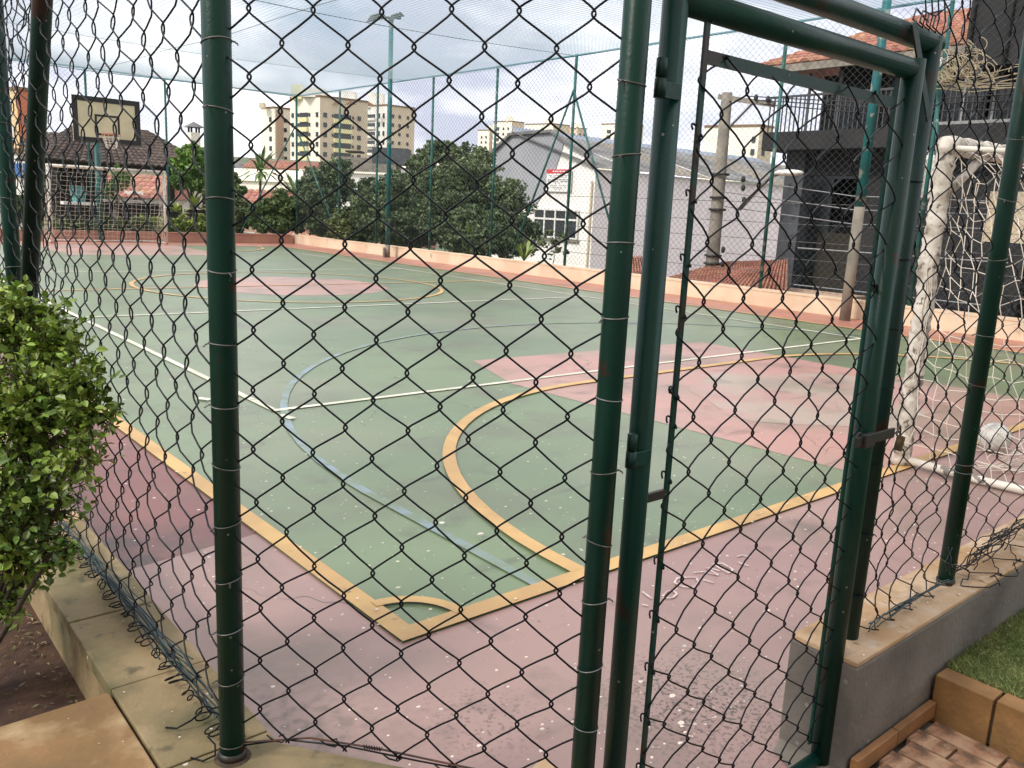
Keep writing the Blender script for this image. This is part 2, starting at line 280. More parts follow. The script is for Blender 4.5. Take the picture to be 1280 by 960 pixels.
# chain link fabric: flattened coils hooked into each other, in the vertical plane through p0 along d
def link_mesh(p0, d, u0, u1, z0, z1, pu, pz, ua, za, r=.0021, detail=True, wob=.004, depth=.0035, remap=None, sides=5, keep=None, fold=None):
    """pu, pz full pitches; (ua, za) the place of one joint"""
    mb = MB(); d = np.array([d[0], d[1], 0.]); d /= np.linalg.norm(d); n = np.array([-d[1], d[0], 0]); p0 = np.array([p0[0], p0[1], 0.])
    hu, hz = pu/2, pz/2
    i0, i1 = math.ceil((u0-ua)/hu-1e-6), math.floor((u1-ua)/hu+1e-6); j0, j1 = math.ceil((z0-za)/hz), math.floor((z1-za)/hz)
    jit = rng.normal(0, wob, (i1-i0+2, j1-j0+1, 3)); jit[..., 2] *= 2.0
    for _ in range(1): jit[:, 1:-1] = (jit[:, 1:-1]*2+jit[:, :-2]+jit[:, 2:])/3
    def W(u, z, o):
        if remap: u = remap(u, z)
        if fold:
            zf, side, fl = fold; q = np.clip(zf-z, 0, None); o = o+side*q*(.85+.15*np.sin(u*37)); z = np.where(q > 0, zf-(zf-fl)*(1-np.exp(-q/.02)), z)+q*.10*np.sin(u*61+z*90)
        return p0[None]+np.outer(u, d)+np.outer(o, n)+np.outer(z, [0, 0, 1])
    if detail:
        # one half pitch, from the left turn (t=0) to the right turn (t=1)
        T = np.array([0, .045, .095, .18, .5, .82, .905, .955])
        X = np.array([-.058, -.040, .008, .115, .5, .885, .992, 1.040])
    for i in range(i0, i1):
        us, zs, os_ = [], [], []
        for j in range(j0, j1+1):
            left = ((i+j) % 2 == 0)
            ii = i if left else i+1
            base = jit[ii-i0, j-j0]; sgn = 1 if left else -1
            if not detail:
                us.append(ua+ii*hu); zs.append(za+j*hz); os_.append(0); continue
            if j < j1:
                nb = jit[(i+1 if left else i)-i0, j+1-j0]
                for t, x in zip(T, X):
                    xx = x if left else 1-x
                    bj = base*(1-t)+nb*t
                    sag = .10*math.sin(math.pi*t*2)*hz*.35
                    us.append(ua+(i+xx)*hu+bj[0]); zs.append(za+(j+t)*hz+bj[1]+sag)
                    os_.append(depth*(math.sin(math.pi*t)*(1 if left else -1))+bj[2])
            else:
                us.append(ua+(ii-.058*(1 if left else -1))*hu+base[0]); zs.append(za+j*hz+base[1]); os_.append(base[2])
        P = W(np.array(us), np.array(zs), np.array(os_))
        if keep is not None and not keep(P): continue
        mb.tube(P, r, sides, caps=False)
    return mb
def ring(mb, c, rr, r=.0014, tilt=.15, k=14, gap=0):
    a = np.linspace(0, 2*math.pi*(1-gap), k+1); ph = random.uniform(0, 6.28)
    tilt = random.uniform(.05, .28)
    P = np.stack([c[0]+rr*np.cos(a), c[1]+rr*np.sin(a), c[2]+rr*tilt*np.sin(a+ph)], 1)
    ta = random.uniform(0, 6.28); q = np.linspace(0, 1, 9); tx, ty = math.cos(ta), math.sin(ta)
    mb.tube(np.stack([c[0]+tx*(rr+.001+.010*q)+.0015*np.sin(q*18), c[1]+ty*(rr+.001+.010*q)+.0015*np.cos(q*18), c[2]+rr*tilt*math.sin(ta+ph)-.006*q*q+.0012*np.cos(q*18)], 1), r*1.1, 4)
    mb.tube(P, r, 5, caps=gap > 0)

# ================================================================== SETTING
# ground out to the horizon: street level round the court, rising to the hill the flats stand on
def hz_(r): 
    return -3.5+15.5*(1/(1+math.exp(-(r-150)/28))) if r > 40 else -3.5
mb = MB(); rs = [0, 10, 25, 45, 60, 80, 100, 120, 140, 160, 180, 210, 250, 320, 450, 800, 1600, 3500]; na = 72
V = [(r*math.cos(2*math.pi*a/na), r*math.sin(2*math.pi*a/na), hz_(r)) for r in rs for a in range(na)]
mb.add(V, [(i*na+j, (i+1)*na+j, (i+1)*na+(j+1) % na, i*na+(j+1) % na) for i in range(len(rs)-1) for j in range(na)])
struct('ground', mb, M_ground)
struct('street', MB().box((21, 8, -3.45), (14, 110, .08)), M_street)
# the terrace that carries court and garden
mb = MB(); mb.box((6.85, 13, -1.78), (13.6, 29.5, 3.5)); mb.box((-3.4, 10, -1.78), (7.1, 36, 3.5)); mb.box((4, -2.3, -1.75), (7.4, 5.2, 3.46)); mb.box((3.5, 40, -1.6), (20, 24.4, 3.5))
struct('terrace', mb, M_conc)
X0, X1, Y0, Y1 = .735, 13.25, 1.15, 27.15
def sheet(name, poly, z, m): return struct(name, MB().add([(p[0], p[1], z) for p in poly], [tuple(range(len(poly)))]), m)
def rect(a, b, c, d): return [(a, c), (b, c), (b, d), (a, d)]
sheet('court_border_far', rect(X0, X1, 25.55, Y1), .004, M_terra)
sheet('court_border_right', rect(11.95, X1, Y0, 25.55), .004, M_terra)
sheet('court_border_left', [(X0, 3.36), (1.5, 3.47), (1.5, 25.55), (X0, 25.55)], .004, M_maroon)
sheet('court_border_near', [(.4, .9), (2.11, .9), (2.11, 1.1), (11.95, 1.1), (11.95, 2.26), (1.5, 2.26), (1.5, 3.47), (X0, 3.36), (.4, 3.36)], .004, M_pink)
sheet('court_surface', rect(1.5, 11.95, 2.26, 25.55), .004, M_green)
sheet('key_near', [(4.9, 2.26), (8.6, 2.26), (8.5, 6.35), (5.1, 6.55), (4.72, 5.5)], .006, M_key)
def blob(cx, cy, rx, ry, n=26, amp=.12, seed=1):
    q = random.Random(seed); ph = [q.uniform(0, 6) for _ in range(4)]
    return [(cx+rx*math.cos(t)*(1+amp*math.sin(2*t+ph[0])+amp*.6*math.sin(5*t+ph[1])), cy+ry*math.sin(t)*(1+amp*math.sin(3*t+ph[2])+amp*.6*math.sin(7*t+ph[3]))) for t in [2*math.pi*i/n for i in range(n)]]
sheet('key_worn_patch', blob(6.9, 3.8, 1.25, 1.0, seed=3), .008, M_keyw)
sheet('key_far', rect(4.9, 8.6, 21.5, 25.55), .006, M_key)
sheet('centre_spot', [(6.75+1.65*math.cos(t), 13.9+1.65*math.sin(t)) for t in [i*math.pi/20 for i in range(40)]], .006, M_key)
sheet('gate_threshold', [(1.90, .8), (2.105, .8), (2.105, 1.15), (2.03, 1.13), (1.97, 1.0)], .008, M_conc)
LZ = [.0105]
def ribbon(name, pts, w_, m):
    P = np.array(pts, float); T = np.gradient(P, axis=0); T /= np.linalg.norm(T, axis=1)[:, None]; nn = np.stack([-T[:, 1], T[:, 0]], 1)*w_/2
    z = LZ[0]; LZ[0] += .0004
    v = [(*p, z) for p in P-nn]+[(*p, z) for p in P+nn]; k = len(P)
    return struct(name, MB().add(v, [(i, i+1, k+i+1, k+i) for i in range(k-1)]), m)
def arc(cx, cy, r, a0, a1, n=24): return [(cx+r*math.cos(math.radians(a)), cy+r*math.sin(math.radians(a))) for a in np.linspace(a0, a1, n)]
ribbon('blue_court_line', [(2.2, 2.3), (2.2, 3.7)]+arc(7.0, 3.6, 4.8, 176, 4, 40)+[(11.8, 3.7), (11.8, 2.3)], .055, M_bline)
ribbon('white_court_line', [(2.55, 5.6), (2.55, 22.3)], .055, M_wline)
ribbon('white_court_line', [(10.98, 5.6), (10.98, 22.3)], .055, M_wline)
ribbon('white_court_line', [(2.52, 5.56), (11.01, 5.56)], .055, M_wline)
ribbon('white_court_line', [(2.58, 10.85), (10.95, 10.85)], .055, M_wline)
ribbon('white_court_line', [(2.58, 16.95), (10.95, 16.95)], .055, M_wline)
ribbon('white_court_line', [(2.52, 22.3), (11.01, 22.3)], .055, M_wline)
ribbon('yellow_court_line', [(1.54, 13.9), (11.9, 13.9)], .07, M_yline)
ribbon('yellow_court_line', arc(6.75, 13.9, 2.62, 0, 360, 60), .07, M_yline)
ribbon('yellow_court_line', [(1.54, 2.3), (1.54, 25.5)], .085, M_yline)
ribbon('yellow_court_line', [(11.92, 2.3), (11.92, 25.5)], .085, M_yline)
ribbon('yellow_court_line', [(1.4975, 2.3), (11.96, 2.3)], .085, M_yline)
ribbon('yellow_court_line', [(1.5, 25.5), (11.96, 25.5)], .085, M_yline)
ribbon('yellow_court_line', arc(5.3, 2.34, 2.87, 180, 90)+arc(8.2, 2.34, 2.87, 90, 0), .08, M_yline)
ribbon('yellow_court_line', arc(5.3, 25.46, 2.87, 180, 270)+arc(8.2, 25.46, 2.87, 270, 360), .08, M_yline)
ribbon('yellow_court_line', arc(1.56, 2.32, .235, 90, 0, 12), .05, M_yline)
for a_, b_ in (((247, 500), (263, 502)), ((350, 521), (366, 526))):
    ribbon('white_penalty_dash', [on(*a_, 2, 0)[:2], on(*b_, 2, 0)[:2]], .06, M_wline)
# chalk scrawl by the gate, stroke by stroke as it lies in the photograph
def pxg(px, py, z=0): return on(px, py, 2, z)[:2]
CH = [[(828, 748), (834, 741), (842, 741), (846, 745), (840, 750), (828, 750)], [(857, 724), (870, 724), (873, 731), (866, 737), (853, 736), (843, 731), (846, 725), (857, 724)],
      [(867, 718), (880, 717), (899, 722), (881, 711), (900, 716)], [(889, 708), (902, 706), (916, 714), (911, 719), (893, 709)], [(879, 727), (892, 731)], [(921, 698), (928, 696), (938, 699)], [(922, 705), (936, 710)], [(803, 742), (808, 746), (815, 751)], [(802, 758), (810, 760)]]
mb = MB()
for st in CH:
    P = np.array([pxg(*p) for p in st]); t = np.linspace(0, len(P)-1, len(P)*4); P = np.stack([np.interp(t, range(len(P)), P[:, 0]), np.interp(t, range(len(P)), P[:, 1])], 1)
    T = np.gradient(P, axis=0); T /= np.linalg.norm(T, axis=1)[:, None]+1e-9; nn = np.stack([-T[:, 1], T[:, 0]], 1)*.0045
    v = [(*p, .0098) for p in P-nn]+[(*p, .0098) for p in P+nn]; k = len(P); mb.add(v, [(i, i+1, k+i+1, k+i) for i in range(k-1)])
struct('chalk_writing', mb, M_chalk)
# paving, soil bed and lawn bed outside the fence
struct('paving_bed', MB().box((1.3, .05, -.045), (2.56, 1.74, .05)), M_joint)
sheet('soil', rect(-1.8, .52, 2.0, 6.0), .10, M_soil)
sheet('lawn_base', rect(2.70, 11.0, -4.0, .948), .128, M_grassb)

# ================================================================== LOW WALLS
# left wall: coping slab by slab
lw = thing('low_wall', 'low wall with mossy ochre coping slabs running away under the left fence', 'wall', (.62, 1.62, 0))
MB().box((.622, 14.4, .13), (.215, 25.4, .26)).build('wall_body', M_slab, lw)
ys = [1.66, 2.04, 2.452, 2.86, 3.27, 3.68, 4.1, 4.55, 5.0]+[5.0+.9*i for i in range(1, 25)]
for i, (a, b) in enumerate(zip(ys[:-1], ys[1:])):
    dz = random.uniform(-.002, .002)
    MB().box((.6185, (a+b)/2, .28+dz), (.235, b-a-.004, .04)).build('coping_slab', M_slab if b < 3.3 else M_cope, lw, bevel=.003)
cwl = thing('low_wall', 'short angled wall end under the fence corner beside the gate', 'wall', (.8, 1.3, 0))
MB().prism([(.52, 1.60), (.73, 1.60), (1.165, 1.02), (1.0, .90)], 0, .26).build('wall_body', M_plaster, cwl)
MB().prism([(.503, 1.44), (.503, 1.656), (.736, 1.656), (.736, 1.604), (.93, 1.345), (.76, 1.21)], .262, .2995).build('coping_slab', M_slab, cwl, bevel=.003)
MB().prism([(1.05, 1.165), (1.188, 1.215), (1.188, 1.064), (1.12, 1.075)], 0, .298).build('end_cap', M_cope, cwl, bevel=.003)
MB().prism([(.763, 1.207), (.932, 1.341), (1.176, 1.015), (1.01, .885)], .262, .2985).build('coping_slab', M_slab, cwl, bevel=.003)
# right wall
rw = thing('low_wall', 'rough grey plastered low wall with ochre top right of the gate', 'wall', (2.2, 1.05, 0))
mb = MB(); mb.box((7.7, 1.055, .1625), (11.2, .205, .325)); wb = mb.build('wall_body', M_plaster, rw, bevel=.006)
for a, b in zip([2.103, 2.98, 3.9, 4.9, 5.9, 7.0, 8.2, 9.4, 10.6, 11.8], [2.977, 3.897, 4.897, 5.897, 6.997, 8.197, 9.397, 10.597, 11.797, 13.2]):
    MB().box(((a+b)/2, 1.056, .333), (b-a, .202, .015)).build('coping_slab', M_cope, rw, bevel=.003)
for a, b in [(2.12, 2.36), (2.364, 2.612)]:
    MB().box(((a+b)/2, .935, .024), (b-a, .022, .052)).build('skirting_tile', M_skirt, rw, bevel=.002)
# far side walls
fw_ = thing('low_wall', 'long peach painted low wall along the far side of the court', 'wall', (13.4, 14, 0))
MB().box((13.36, 14.2, .13), (.22, 26.2, .30)).build('wall_body', M_farwall, fw_)
for k in range(22): MB().box((13.36, 1.7+1.2*k, .292), (.24, 1.194, .03)).build('coping_slab', M_farwall, fw_)
ew = thing('low_wall', 'dusty rose low wall across the far end behind the goal', 'wall', (7, 27.3, 0))
MB().box((6.9, 27.28, .13), (12.6, .22, .30)).build('wall_body', M_redwall, ew)
for k in range(10): MB().box((1.26+1.25*k, 27.28, .292), (1.244, .25, .03)).build('coping_slab', M_redwall, ew)

# ================================================================== NEAR FENCES
ZT = 2.9
def ties(parent, x, y, rr, zs, m=M_galv):
    for z in zs:
        mb = MB(); ring(mb, (x, y, z), rr+.001); mb.build('tie_wire', m, parent, smooth=True)
# --- left fence, running away along x=.635
lf = thing('chain_link_fence', 'dark chain link fence on green posts running away at the left', 'fence', (.635, 1.62, .3))
MB().tube([(.635, 1.615, .30), (.635, 1.615, ZT)], .0265, 20).build('post', M_post, lf, smooth=True)
MB().tube([(.635, 1.615, .2995), (.635, 1.615, .318)], .0300, 20).build('post_collar', M_steel, lf, smooth=True)
MB().tube([(.635, 1.615, .2992), (.635, 1.615, .303)], .040, 16, r2=.034).build('mortar_collar', M_joint, lf)
MB().tube([(.635, 3.40, .30), (.635, 3.385, 1.134), (.635, 2.93, 2.03), (.635, 2.64, 2.6)][1:], .0285, 16).build('leaning_post', M_postd, lf, smooth=True)
bl = MB().tube([(.635, 3.42, .30), (.635, 3.39, 1.16)], .0285, 16).build('leaning_post', M_postd, lf, smooth=True)
MB().tube([(.635, 3.64, .30), (.635, 3.625, ZT)], .0275, 16).build('post', M_post, lf, smooth=True)
ties(lf, .635, 1.615, .0265, [.335, .49, .605, .72, .843, .965, 1.09, 1.215, 1.36, 1.49, 1.655, 1.775])
ties(lf, .635, 3.63, .0275, [1.2, 1.45, 1.72])
ties(lf, .635, 3.20, .030, [1.52]); ties(lf, .635, 3.02, .030, [1.88])
def rmL(u, z): return u-.035*np.clip((z-1.2), 0, 1)*0
link_mesh((.628, 1.615), (0, 1), .035, 3.0, .29, 2.75, .147, .1245, .113, 1.717, r=.0021, wob=.003, depth=.011, fold=(.335, 1, .308)).build('chain_link_mesh', M_wire, lf, smooth=True)
link_mesh((.66, 1.615), (0, 1), 1.45, 3.0, .5, 2.75, .14, .13, .02, 1.70, r=.0020, wob=.007).build('chain_link_mesh', M_wire, lf, smooth=True, label='second layer of mesh behind the leaning post')
# gathered bottom edge of the mesh: a bundle of bent wire ends over the coping
def tangle(p_list, r, spread, n, m, parent, name='bent_wire_ends', seed=0, kk=24):
    q = np.random.default_rng(seed); mb = MB(); P = np.array(p_list, float)
    t = np.linspace(0, len(P)-1, kk); base = np.stack([np.interp(t, range(len(P)), P[:, i]) for i in range(3)], 1)
    for _ in range(n):
        a = q.integers(0, kk//2); b = q.integers(a+5, kk); off = np.cumsum(q.normal(0, spread*.45, (b-a, 3)), 0); off -= off.mean(0); off = off*.6+q.normal(0, spread*.5, 3)
        pts = base[a:b]+off; pts[:, 2] = np.maximum(pts[:, 2], P[:, 2].min()-.01)
        tt = np.linspace(0, len(pts)-1, len(pts)*2); pts = np.stack([np.interp(tt, range(len(pts)), np.convolve(np.pad(pts[:, i], 1, 'edge'), [.25, .5, .25], 'valid')) for i in range(3)], 1)
        mb.tube(pts, r, 5)
    o = mb.build(name, m, parent, smooth=True); return o
tangle([(.655, 1.66, .335), (.655, 2.2, .335), (.65, 2.8, .335), (.65, 3.4, .34)], .0019, .015, 30, M_wireblue, lf, seed=3, kk=44)
q_ = np.random.default_rng(44); t_ = np.linspace(0, 1, 700); ph_ = t_*2*math.pi*46+1.3*np.sin(t_*31)
MB().tube(np.stack([.632+.017*np.cos(ph_)*(1+.5*np.sin(t_*47)), 1.66+1.9*t_+.012*np.sin(ph_*.5), .322+.011*np.sin(ph_)*(1+.4*np.sin(t_*29))], 1), .0019, 5).build('gathered_mesh_edge', M_wire, lf, smooth=True)
MB().tube([(.650, 1.64, .325), (.648, 2.2, .318), (.652, 2.9, .322), (.65, 3.6, .33)], .0024, 6).build('bottom_wire', M_wireblue, lf, smooth=True)
MB().tube([(.56, 1.66, .303), (.575, 1.63, .306), (.60, 1.625, .312), (.61, 1.65, .32), (.605, 1.68, .325)], .0021, 6).build('wire_hook', M_wire, lf, smooth=True)
MB().tube([(.553, 1.80, .303), (.57, 1.775, .308), (.60, 1.765, .322), (.625, 1.775, .33)], .0021, 6).build('wire_hook', M_wire, lf, smooth=True)
def hooks(parent, spots, rr=.018, m=M_wire, r=.0019):
    for (x, y, z, ang) in spots:
        a = np.linspace(0, 4.4, 14); c, s_ = math.cos(ang), math.sin(ang)
        u = np.concatenate([[-rr*2.2], rr*np.cos(a+1.6)]); zz = np.concatenate([[rr*1.1], rr*np.sin(a+1.6)])*.75
        P = np.stack([x+u*c, y+u*s_, z+rr*.7+zz], 1); MB().tube(P, r, 5).build('wire_hook', m, parent, smooth=True)
# --- corner panel from the corner post to the gate post
fd = np.array([.485, -.585]); fd /= np.linalg.norm(fd)
cp = thing('chain_link_fence', 'chain link panel facing the camera between corner post and gate post', 'fence', (1.12, 1.03, 0))
MB().tube([(1.122, 1.03, .0), (1.122, 1.03, ZT)], .0238, 20).build('post', M_post, cp, smooth=True)
ties(cp, 1.122, 1.03, .0238, [.50, .63, .77, .89, 1.03, 1.17, 1.32, 1.45, 1.60, 1.72], M_galv)
link_mesh((.635, 1.615), fd, -.01, .762, .36, 2.75, .1255, .1176, .0625, 1.715, r=.0021, wob=.0025, depth=.0035, remap=lambda u, z: u+.012*np.clip((.8-z), 0, .5)*np.sin(u*9)).build('chain_link_mesh', M_wire, cp, smooth=True)
bw = MB()
def cpt(u, z, o=0): return (.635+fd[0]*u-fd[1]*o, 1.615+fd[1]*u+fd[0]*o, z)
bw.tube([cpt(.03, .340), cpt(.18, .376), cpt(.33, .376), cpt(.5, .366), cpt(.74, .355)], .0022, 6); bw.build('bottom_wire', M_rustwire, cp, smooth=True)
bw = MB(); bw.tube([cpt(.02, .33), cpt(.12, .362), cpt(.26, .370), cpt(.42, .362), cpt(.6, .357)], .0019, 6); bw.build('bottom_wire', M_wire, cp, smooth=True)
# coiled clip on the bottom wire and the open hooks
a = np.linspace(0, 2*math.pi*7, 70); pc = np.array(cpt(.30, .376)); MB().tube(np.stack([pc[0]+fd[0]*a*.0009+.004*np.sin(a)*fd[1], pc[1]+fd[1]*a*.0009-.004*np.sin(a)*fd[0], pc[2]+.004*np.cos(a)], 1), .0011, 4).build('spring_clip', M_wire, cp, smooth=True)
for u, zz, rr in [(.115, .362, .016), (.235, .372, .014), (.375, .362, .015), (.49, .355, .016), (.63, .345, .014)]:
    a = np.linspace(-.3, 3.9, 14); P = [cpt(u+rr*2.0, zz+rr*.35)]+[cpt(u-rr*.2+rr*math.cos(t)*1.0, zz+rr*.6*math.sin(t)+.003, .003*k/14) for k, t in enumerate(a)]
    MB().tube([cpt(u-.035, zz+.004), cpt(u-.02, zz-.006), cpt(u, zz-.008), cpt(u+.008, zz), cpt(u+.004, zz+.012), cpt(u-.006, zz+.006)], .0019, 5).build('wire_hook', M_wire, cp, smooth=True)
# --- gate frame: lintel pipe, latch post, gusset, strip of mesh above
gf = thing('gateway', 'green pipe gate frame with lintel and right hand post bolted to low wall', 'gate frame', (2.229, 1.05, .34))
MB().tube([(2.229, 1.05, .34), (2.229, 1.05, 1.968)], .0265, 20).build('post', M_postd, gf, smooth=True)
MB().tube([(1.146, 1.05, 1.957), (1.62, 1.05, 1.957), (2.256, 1.05, 1.957)], .0255, 20).build('lintel', M_gate, gf, smooth=True)
MB().bar(on(1142, 28, 1, 1.019), on(1161, 150, 1, 1.017), .022, .005, up=(0, 1, 0)).build('gusset', M_gate, gf)
ties(gf, 2.229, 1.05, .0265, [.47, .66, .86, 1.08, 1.24, 1.42, 1.62], M_wire)
link_mesh((1.12, 1.06), (1, 0), .04, 1.10, 2.0, 2.75, .14, .12, .0, 2.05, wob=.006).build('chain_link_mesh', M_wire, gf, smooth=True, label='strip of mesh above the lintel')
for i in range(4):
    x = 2.10+.035*i; MB().tube([(x, 1.03, 2.10), (x+.01, 1.015, 2.0), (x-.006, 1.012, 1.965), (x-.02, 1.03, 1.984), (x+.03, 1.05, 2.02), (x+.10, 1.05, 2.0+.02*i)], .0022, 5).build('wire_end', M_wire, gf, smooth=True)
# --- gate leaf
gt = thing('gate', 'closed green pipe gate with chain link infill in flat bar frame', 'gate', (1.216, 1.03, .02))
MB().tube([(1.219, 1.03, .02), (1.219, 1.03, 1.90)], .0232, 20).build('stile', M_gate, gt, smooth=True)
MB().tube([(2.098, 1.022, .0), (2.098, 1.022, 1.895)], .0265, 20).build('stile', M_post, gt, smooth=True)
MB().tube([(1.225, 1.03, 1.873), (2.09, 1.024, 1.873)], .0245, 20).build('top_rail', M_gate, gt, smooth=True)
MB().tube([(1.225, 1.03, .0225), (2.09, 1.024, .0225)], .0175, 16).build('bottom_rail', M_gate, gt, smooth=True)
for (x, y) in ((1.312, 1.03), (2.043, 1.03)): MB().box((x, y, .965), (.013, .006, 1.77)).build('flat_bar', M_gate, gt)
MB().box((1.678, 1.03, 1.79), (.718, .006, .024)).build('flat_bar', M_gate, gt)
MB().box((1.272, 1.03, .952), (.066, .008, .018)).build('spacer', M_steel, gt)
MB().box((2.066, 1.03, 1.35), (.034, .008, .018)).build('spacer', M_steel, gt)
def gm(u, z):
    return u*(1+.0*z)
link_mesh((1.216, 1.022), (1, 0), .08, .86, .045, 1.83, .1405, .1165, .155, 1.22, r=.0021, wob=.003, depth=.006, remap=lambda u, z: u+.02*np.clip(.9-z, 0, 1)*np.clip((u-.1)/.3, 0, 1)).build('chain_link_mesh', M_wire, gt, smooth=True)
for z in (.32, .44, .56, .68, .80, .985, 1.10, 1.16, 1.32, 1.42, 1.54, 1.66): 
    a = np.linspace(0, 5.0, 10); MB().tube(np.stack([1.308-.012*np.cos(a*.9), 1.03+.008*np.sin(a), z+.012*np.sin(a*1.1)], 1), .0021, 5).build('wire_hook', M_wire, gt, smooth=True)
for z0, z1 in ((1.70, 1.765), (1.035, 1.10)):
    h = MB().tube([(1.170, 1.008, z0), (1.170, 1.008, (z0+z1)/2-.001)], .0105, 14).build('hinge', M_postd, gt, smooth=True)
    MB().tube([(1.170, 1.008, (z0+z1)/2+.001), (1.170, 1.008, z1)], .0098, 14).build('hinge_barrel', M_postd, h, smooth=True)
    MB().box((1.197, 1.006, (z0+z1)/2-.018), (.05, .006, .028)).build('hinge_leaf', M_gate, h, bevel=.001)
lt = MB().box((2.10, .992, .966), (.20, .008, .026)).build('latch_bar', M_steel, gt, bevel=.001)
MB().box((2.055, .988, .966), (.05, .016, .036)).build('latch_sleeve', M_steel, lt, bevel=.002)
a = np.linspace(0, math.pi*1.6, 14); MB().tube(np.stack([2.03+.013*np.cos(a), 1.0+0*a, .97+.016*np.sin(a)], 1), .003, 6).build('latch_loop', M_steel, lt, smooth=True)
pl = thing('padlock', 'small worn brass padlock hanging from the gate latch', 'padlock', (2.245, 1.0, .93))
MB().box((2.252, .995, .928), (.03, .014, .042), mtx=np.array([(.96, 0, -.28), (0, 1, 0), (.28, 0, .96)])).build('lock_body', M_brass, pl, bevel=.003)
a = np.linspace(0, math.pi, 10); MB().tube(np.stack([2.238+.010*np.cos(a), .995+0*a, .952+.028*np.sin(a)], 1), .0028, 6).build('shackle', M_galv, pl, smooth=True)
# --- right fence
rf = thing('chain_link_fence', 'chain link fence standing on the grey low wall right of the gate', 'fence', (2.87, 1.05, .34))
MB().tube([(2.870, 1.05, .341), (2.868, 1.05, ZT)], .0262, 20).build('post', M_post, rf, smooth=True)
MB().tube([(2.870, 1.05, .3412), (2.870, 1.05, .350)], .0295, 20).build('post_collar', M_steel, rf, smooth=True)
for x in (5.2, 7.6, 10.2): MB().tube([(x, 1.05, .341), (x, 1.05, ZT)], .0262, 12).build('post', M_post, rf, smooth=True)
ties(rf, 2.870, 1.05, .0262, [.42, .73, .755, 1.02, 1.18, 1.42, 1.60, 1.78], M_galv)
link_mesh((2.229, 1.062), (1, 0), .0, .635, .30, 2.75, .125, .112, .096, 1.0, r=.0021, wob=.006, depth=.006, fold=(.385, -1, .352), remap=lambda u, z: u-.045*np.exp(-((u-.32)/.2)**2)).build('chain_link_mesh', M_wire, rf, smooth=True)
link_mesh((2.229, 1.062), (1, 0), .66, 3.6, .22, 2.75, .195, .118, .76, .96, r=.0020, wob=.005, depth=.006, fold=(.41, -1, .352)).build('chain_link_mesh', M_wire, rf, smooth=True)
tangle([(2.26, 1.02, .36), (2.45, 1.03, .362), (2.7, 1.03, .362), (2.85, 1.03, .372)], .0021, .011, 10, M_wireblue, rf, seed=8)
tangle([(2.88, 1.03, .368), (3.1, 1.04, .385), (3.4, 1.05, .40), (3.9, 1.05, .40)], .002, .022, 20, M_wire, rf, seed=5, kk=34)
tangle([(2.84, 1.03, .37), (2.84, 1.035, .50)], .002, .010, 5, M_wireblue, rf, seed=12)

# ================================================================== FOREGROUND GROUND DETAILS
ps = thing('stone_slab', 'tan stone slab lying beside the low wall at bottom left', 'slab', (.1, 1.6, .26))
MB().prism([(-1.2, 1.15), (.494, 1.15), (.494, 2.035), (-1.2, 2.01)], .235, .296).build('slab', M_slab2, ps, bevel=.004)
MB().prism([(-1.2, 1.16), (.47, 1.16), (.47, 2.02), (-1.2, 2.0)], .0, .234).build('mortar_base', M_joint, ps)
# planting bed edge, grass bed
be = thing('brick_edging', 'tan clay brick edging holding up the lawn by the paving', 'edging', (2.65, .5, 0))
for i in range(9):
    y1_ = .944-.178*i; MB().box((2.655+random.uniform(-.003, .003), y1_-.087, .0555), (.078, .170, .160)).build('brick', M_brick, be, bevel=.004)
MB().box((2.66, .15, .05), (.06, 1.58, .13)).build('mortar', M_joint, be)
# paving bricks in running bond, laid along the gate direction
pv = thing('brick_paving', 'weathered brick paving outside the gate at bottom right', 'paving', (1.8, .5, 0))
bm = [MB().box((0, 0, 0), (.077, .207, .04)).mesh('brick', M_pave)]
for i in range(-2, 16):
    for j in range(-3, 14):
        x = 2.575-.041-i*.084; y = .905-.105-j*.215+(i % 2)*.11
        if 1.3 < x < 2.60 and .1 < y < .93:
            top = min(y+.1035, .918); bot = y-.1035
            if top-bot < .05: continue
            o = place('brick', bm[0], pv, (x, (top+bot)/2, -.013+random.uniform(-.003, .003)), rz=random.uniform(-.012, .012), scale=(1, (top-bot)/.207, 1))
# grass blades
def blades(n, x0, x1, y0, y1, z, hgt, wid):
    x = rng.uniform(x0, x1, n); y = rng.uniform(y0, y1, n); a = rng.uniform(0, 6.28, n); hh = hgt*rng.uniform(.5, 1.2, n); ln = rng.normal(0, .55, (n, 2))*hh[:, None]
    dx, dy = np.cos(a)*wid, np.sin(a)*wid
    v = np.stack([np.stack([x-dx, y-dy, np.full(n, z)], 1), np.stack([x+dx, y+dy, np.full(n, z)], 1),
                  np.stack([x+ln[:, 0]*.45+dx*.7, y+ln[:, 1]*.45+dy*.7, z+hh*.6], 1), np.stack([x+ln[:, 0], y+ln[:, 1], z+hh], 1)], 1)
    return v.reshape(-1, 3), [(4*i, 4*i+1, 4*i+2, 4*i+3) for i in range(n)]
mb = MB(); mb.add(*blades(42000, 2.70, 3.75, .35, .945, .128, .020, .0013)); mb.add(*blades(26000, 2.70, 4.8, -.4, .945, .128, .022, .0016)); g = mb.build('grass', M_grass, kind='stuff'); g['label'] = 'short green lawn behind the brick edging'
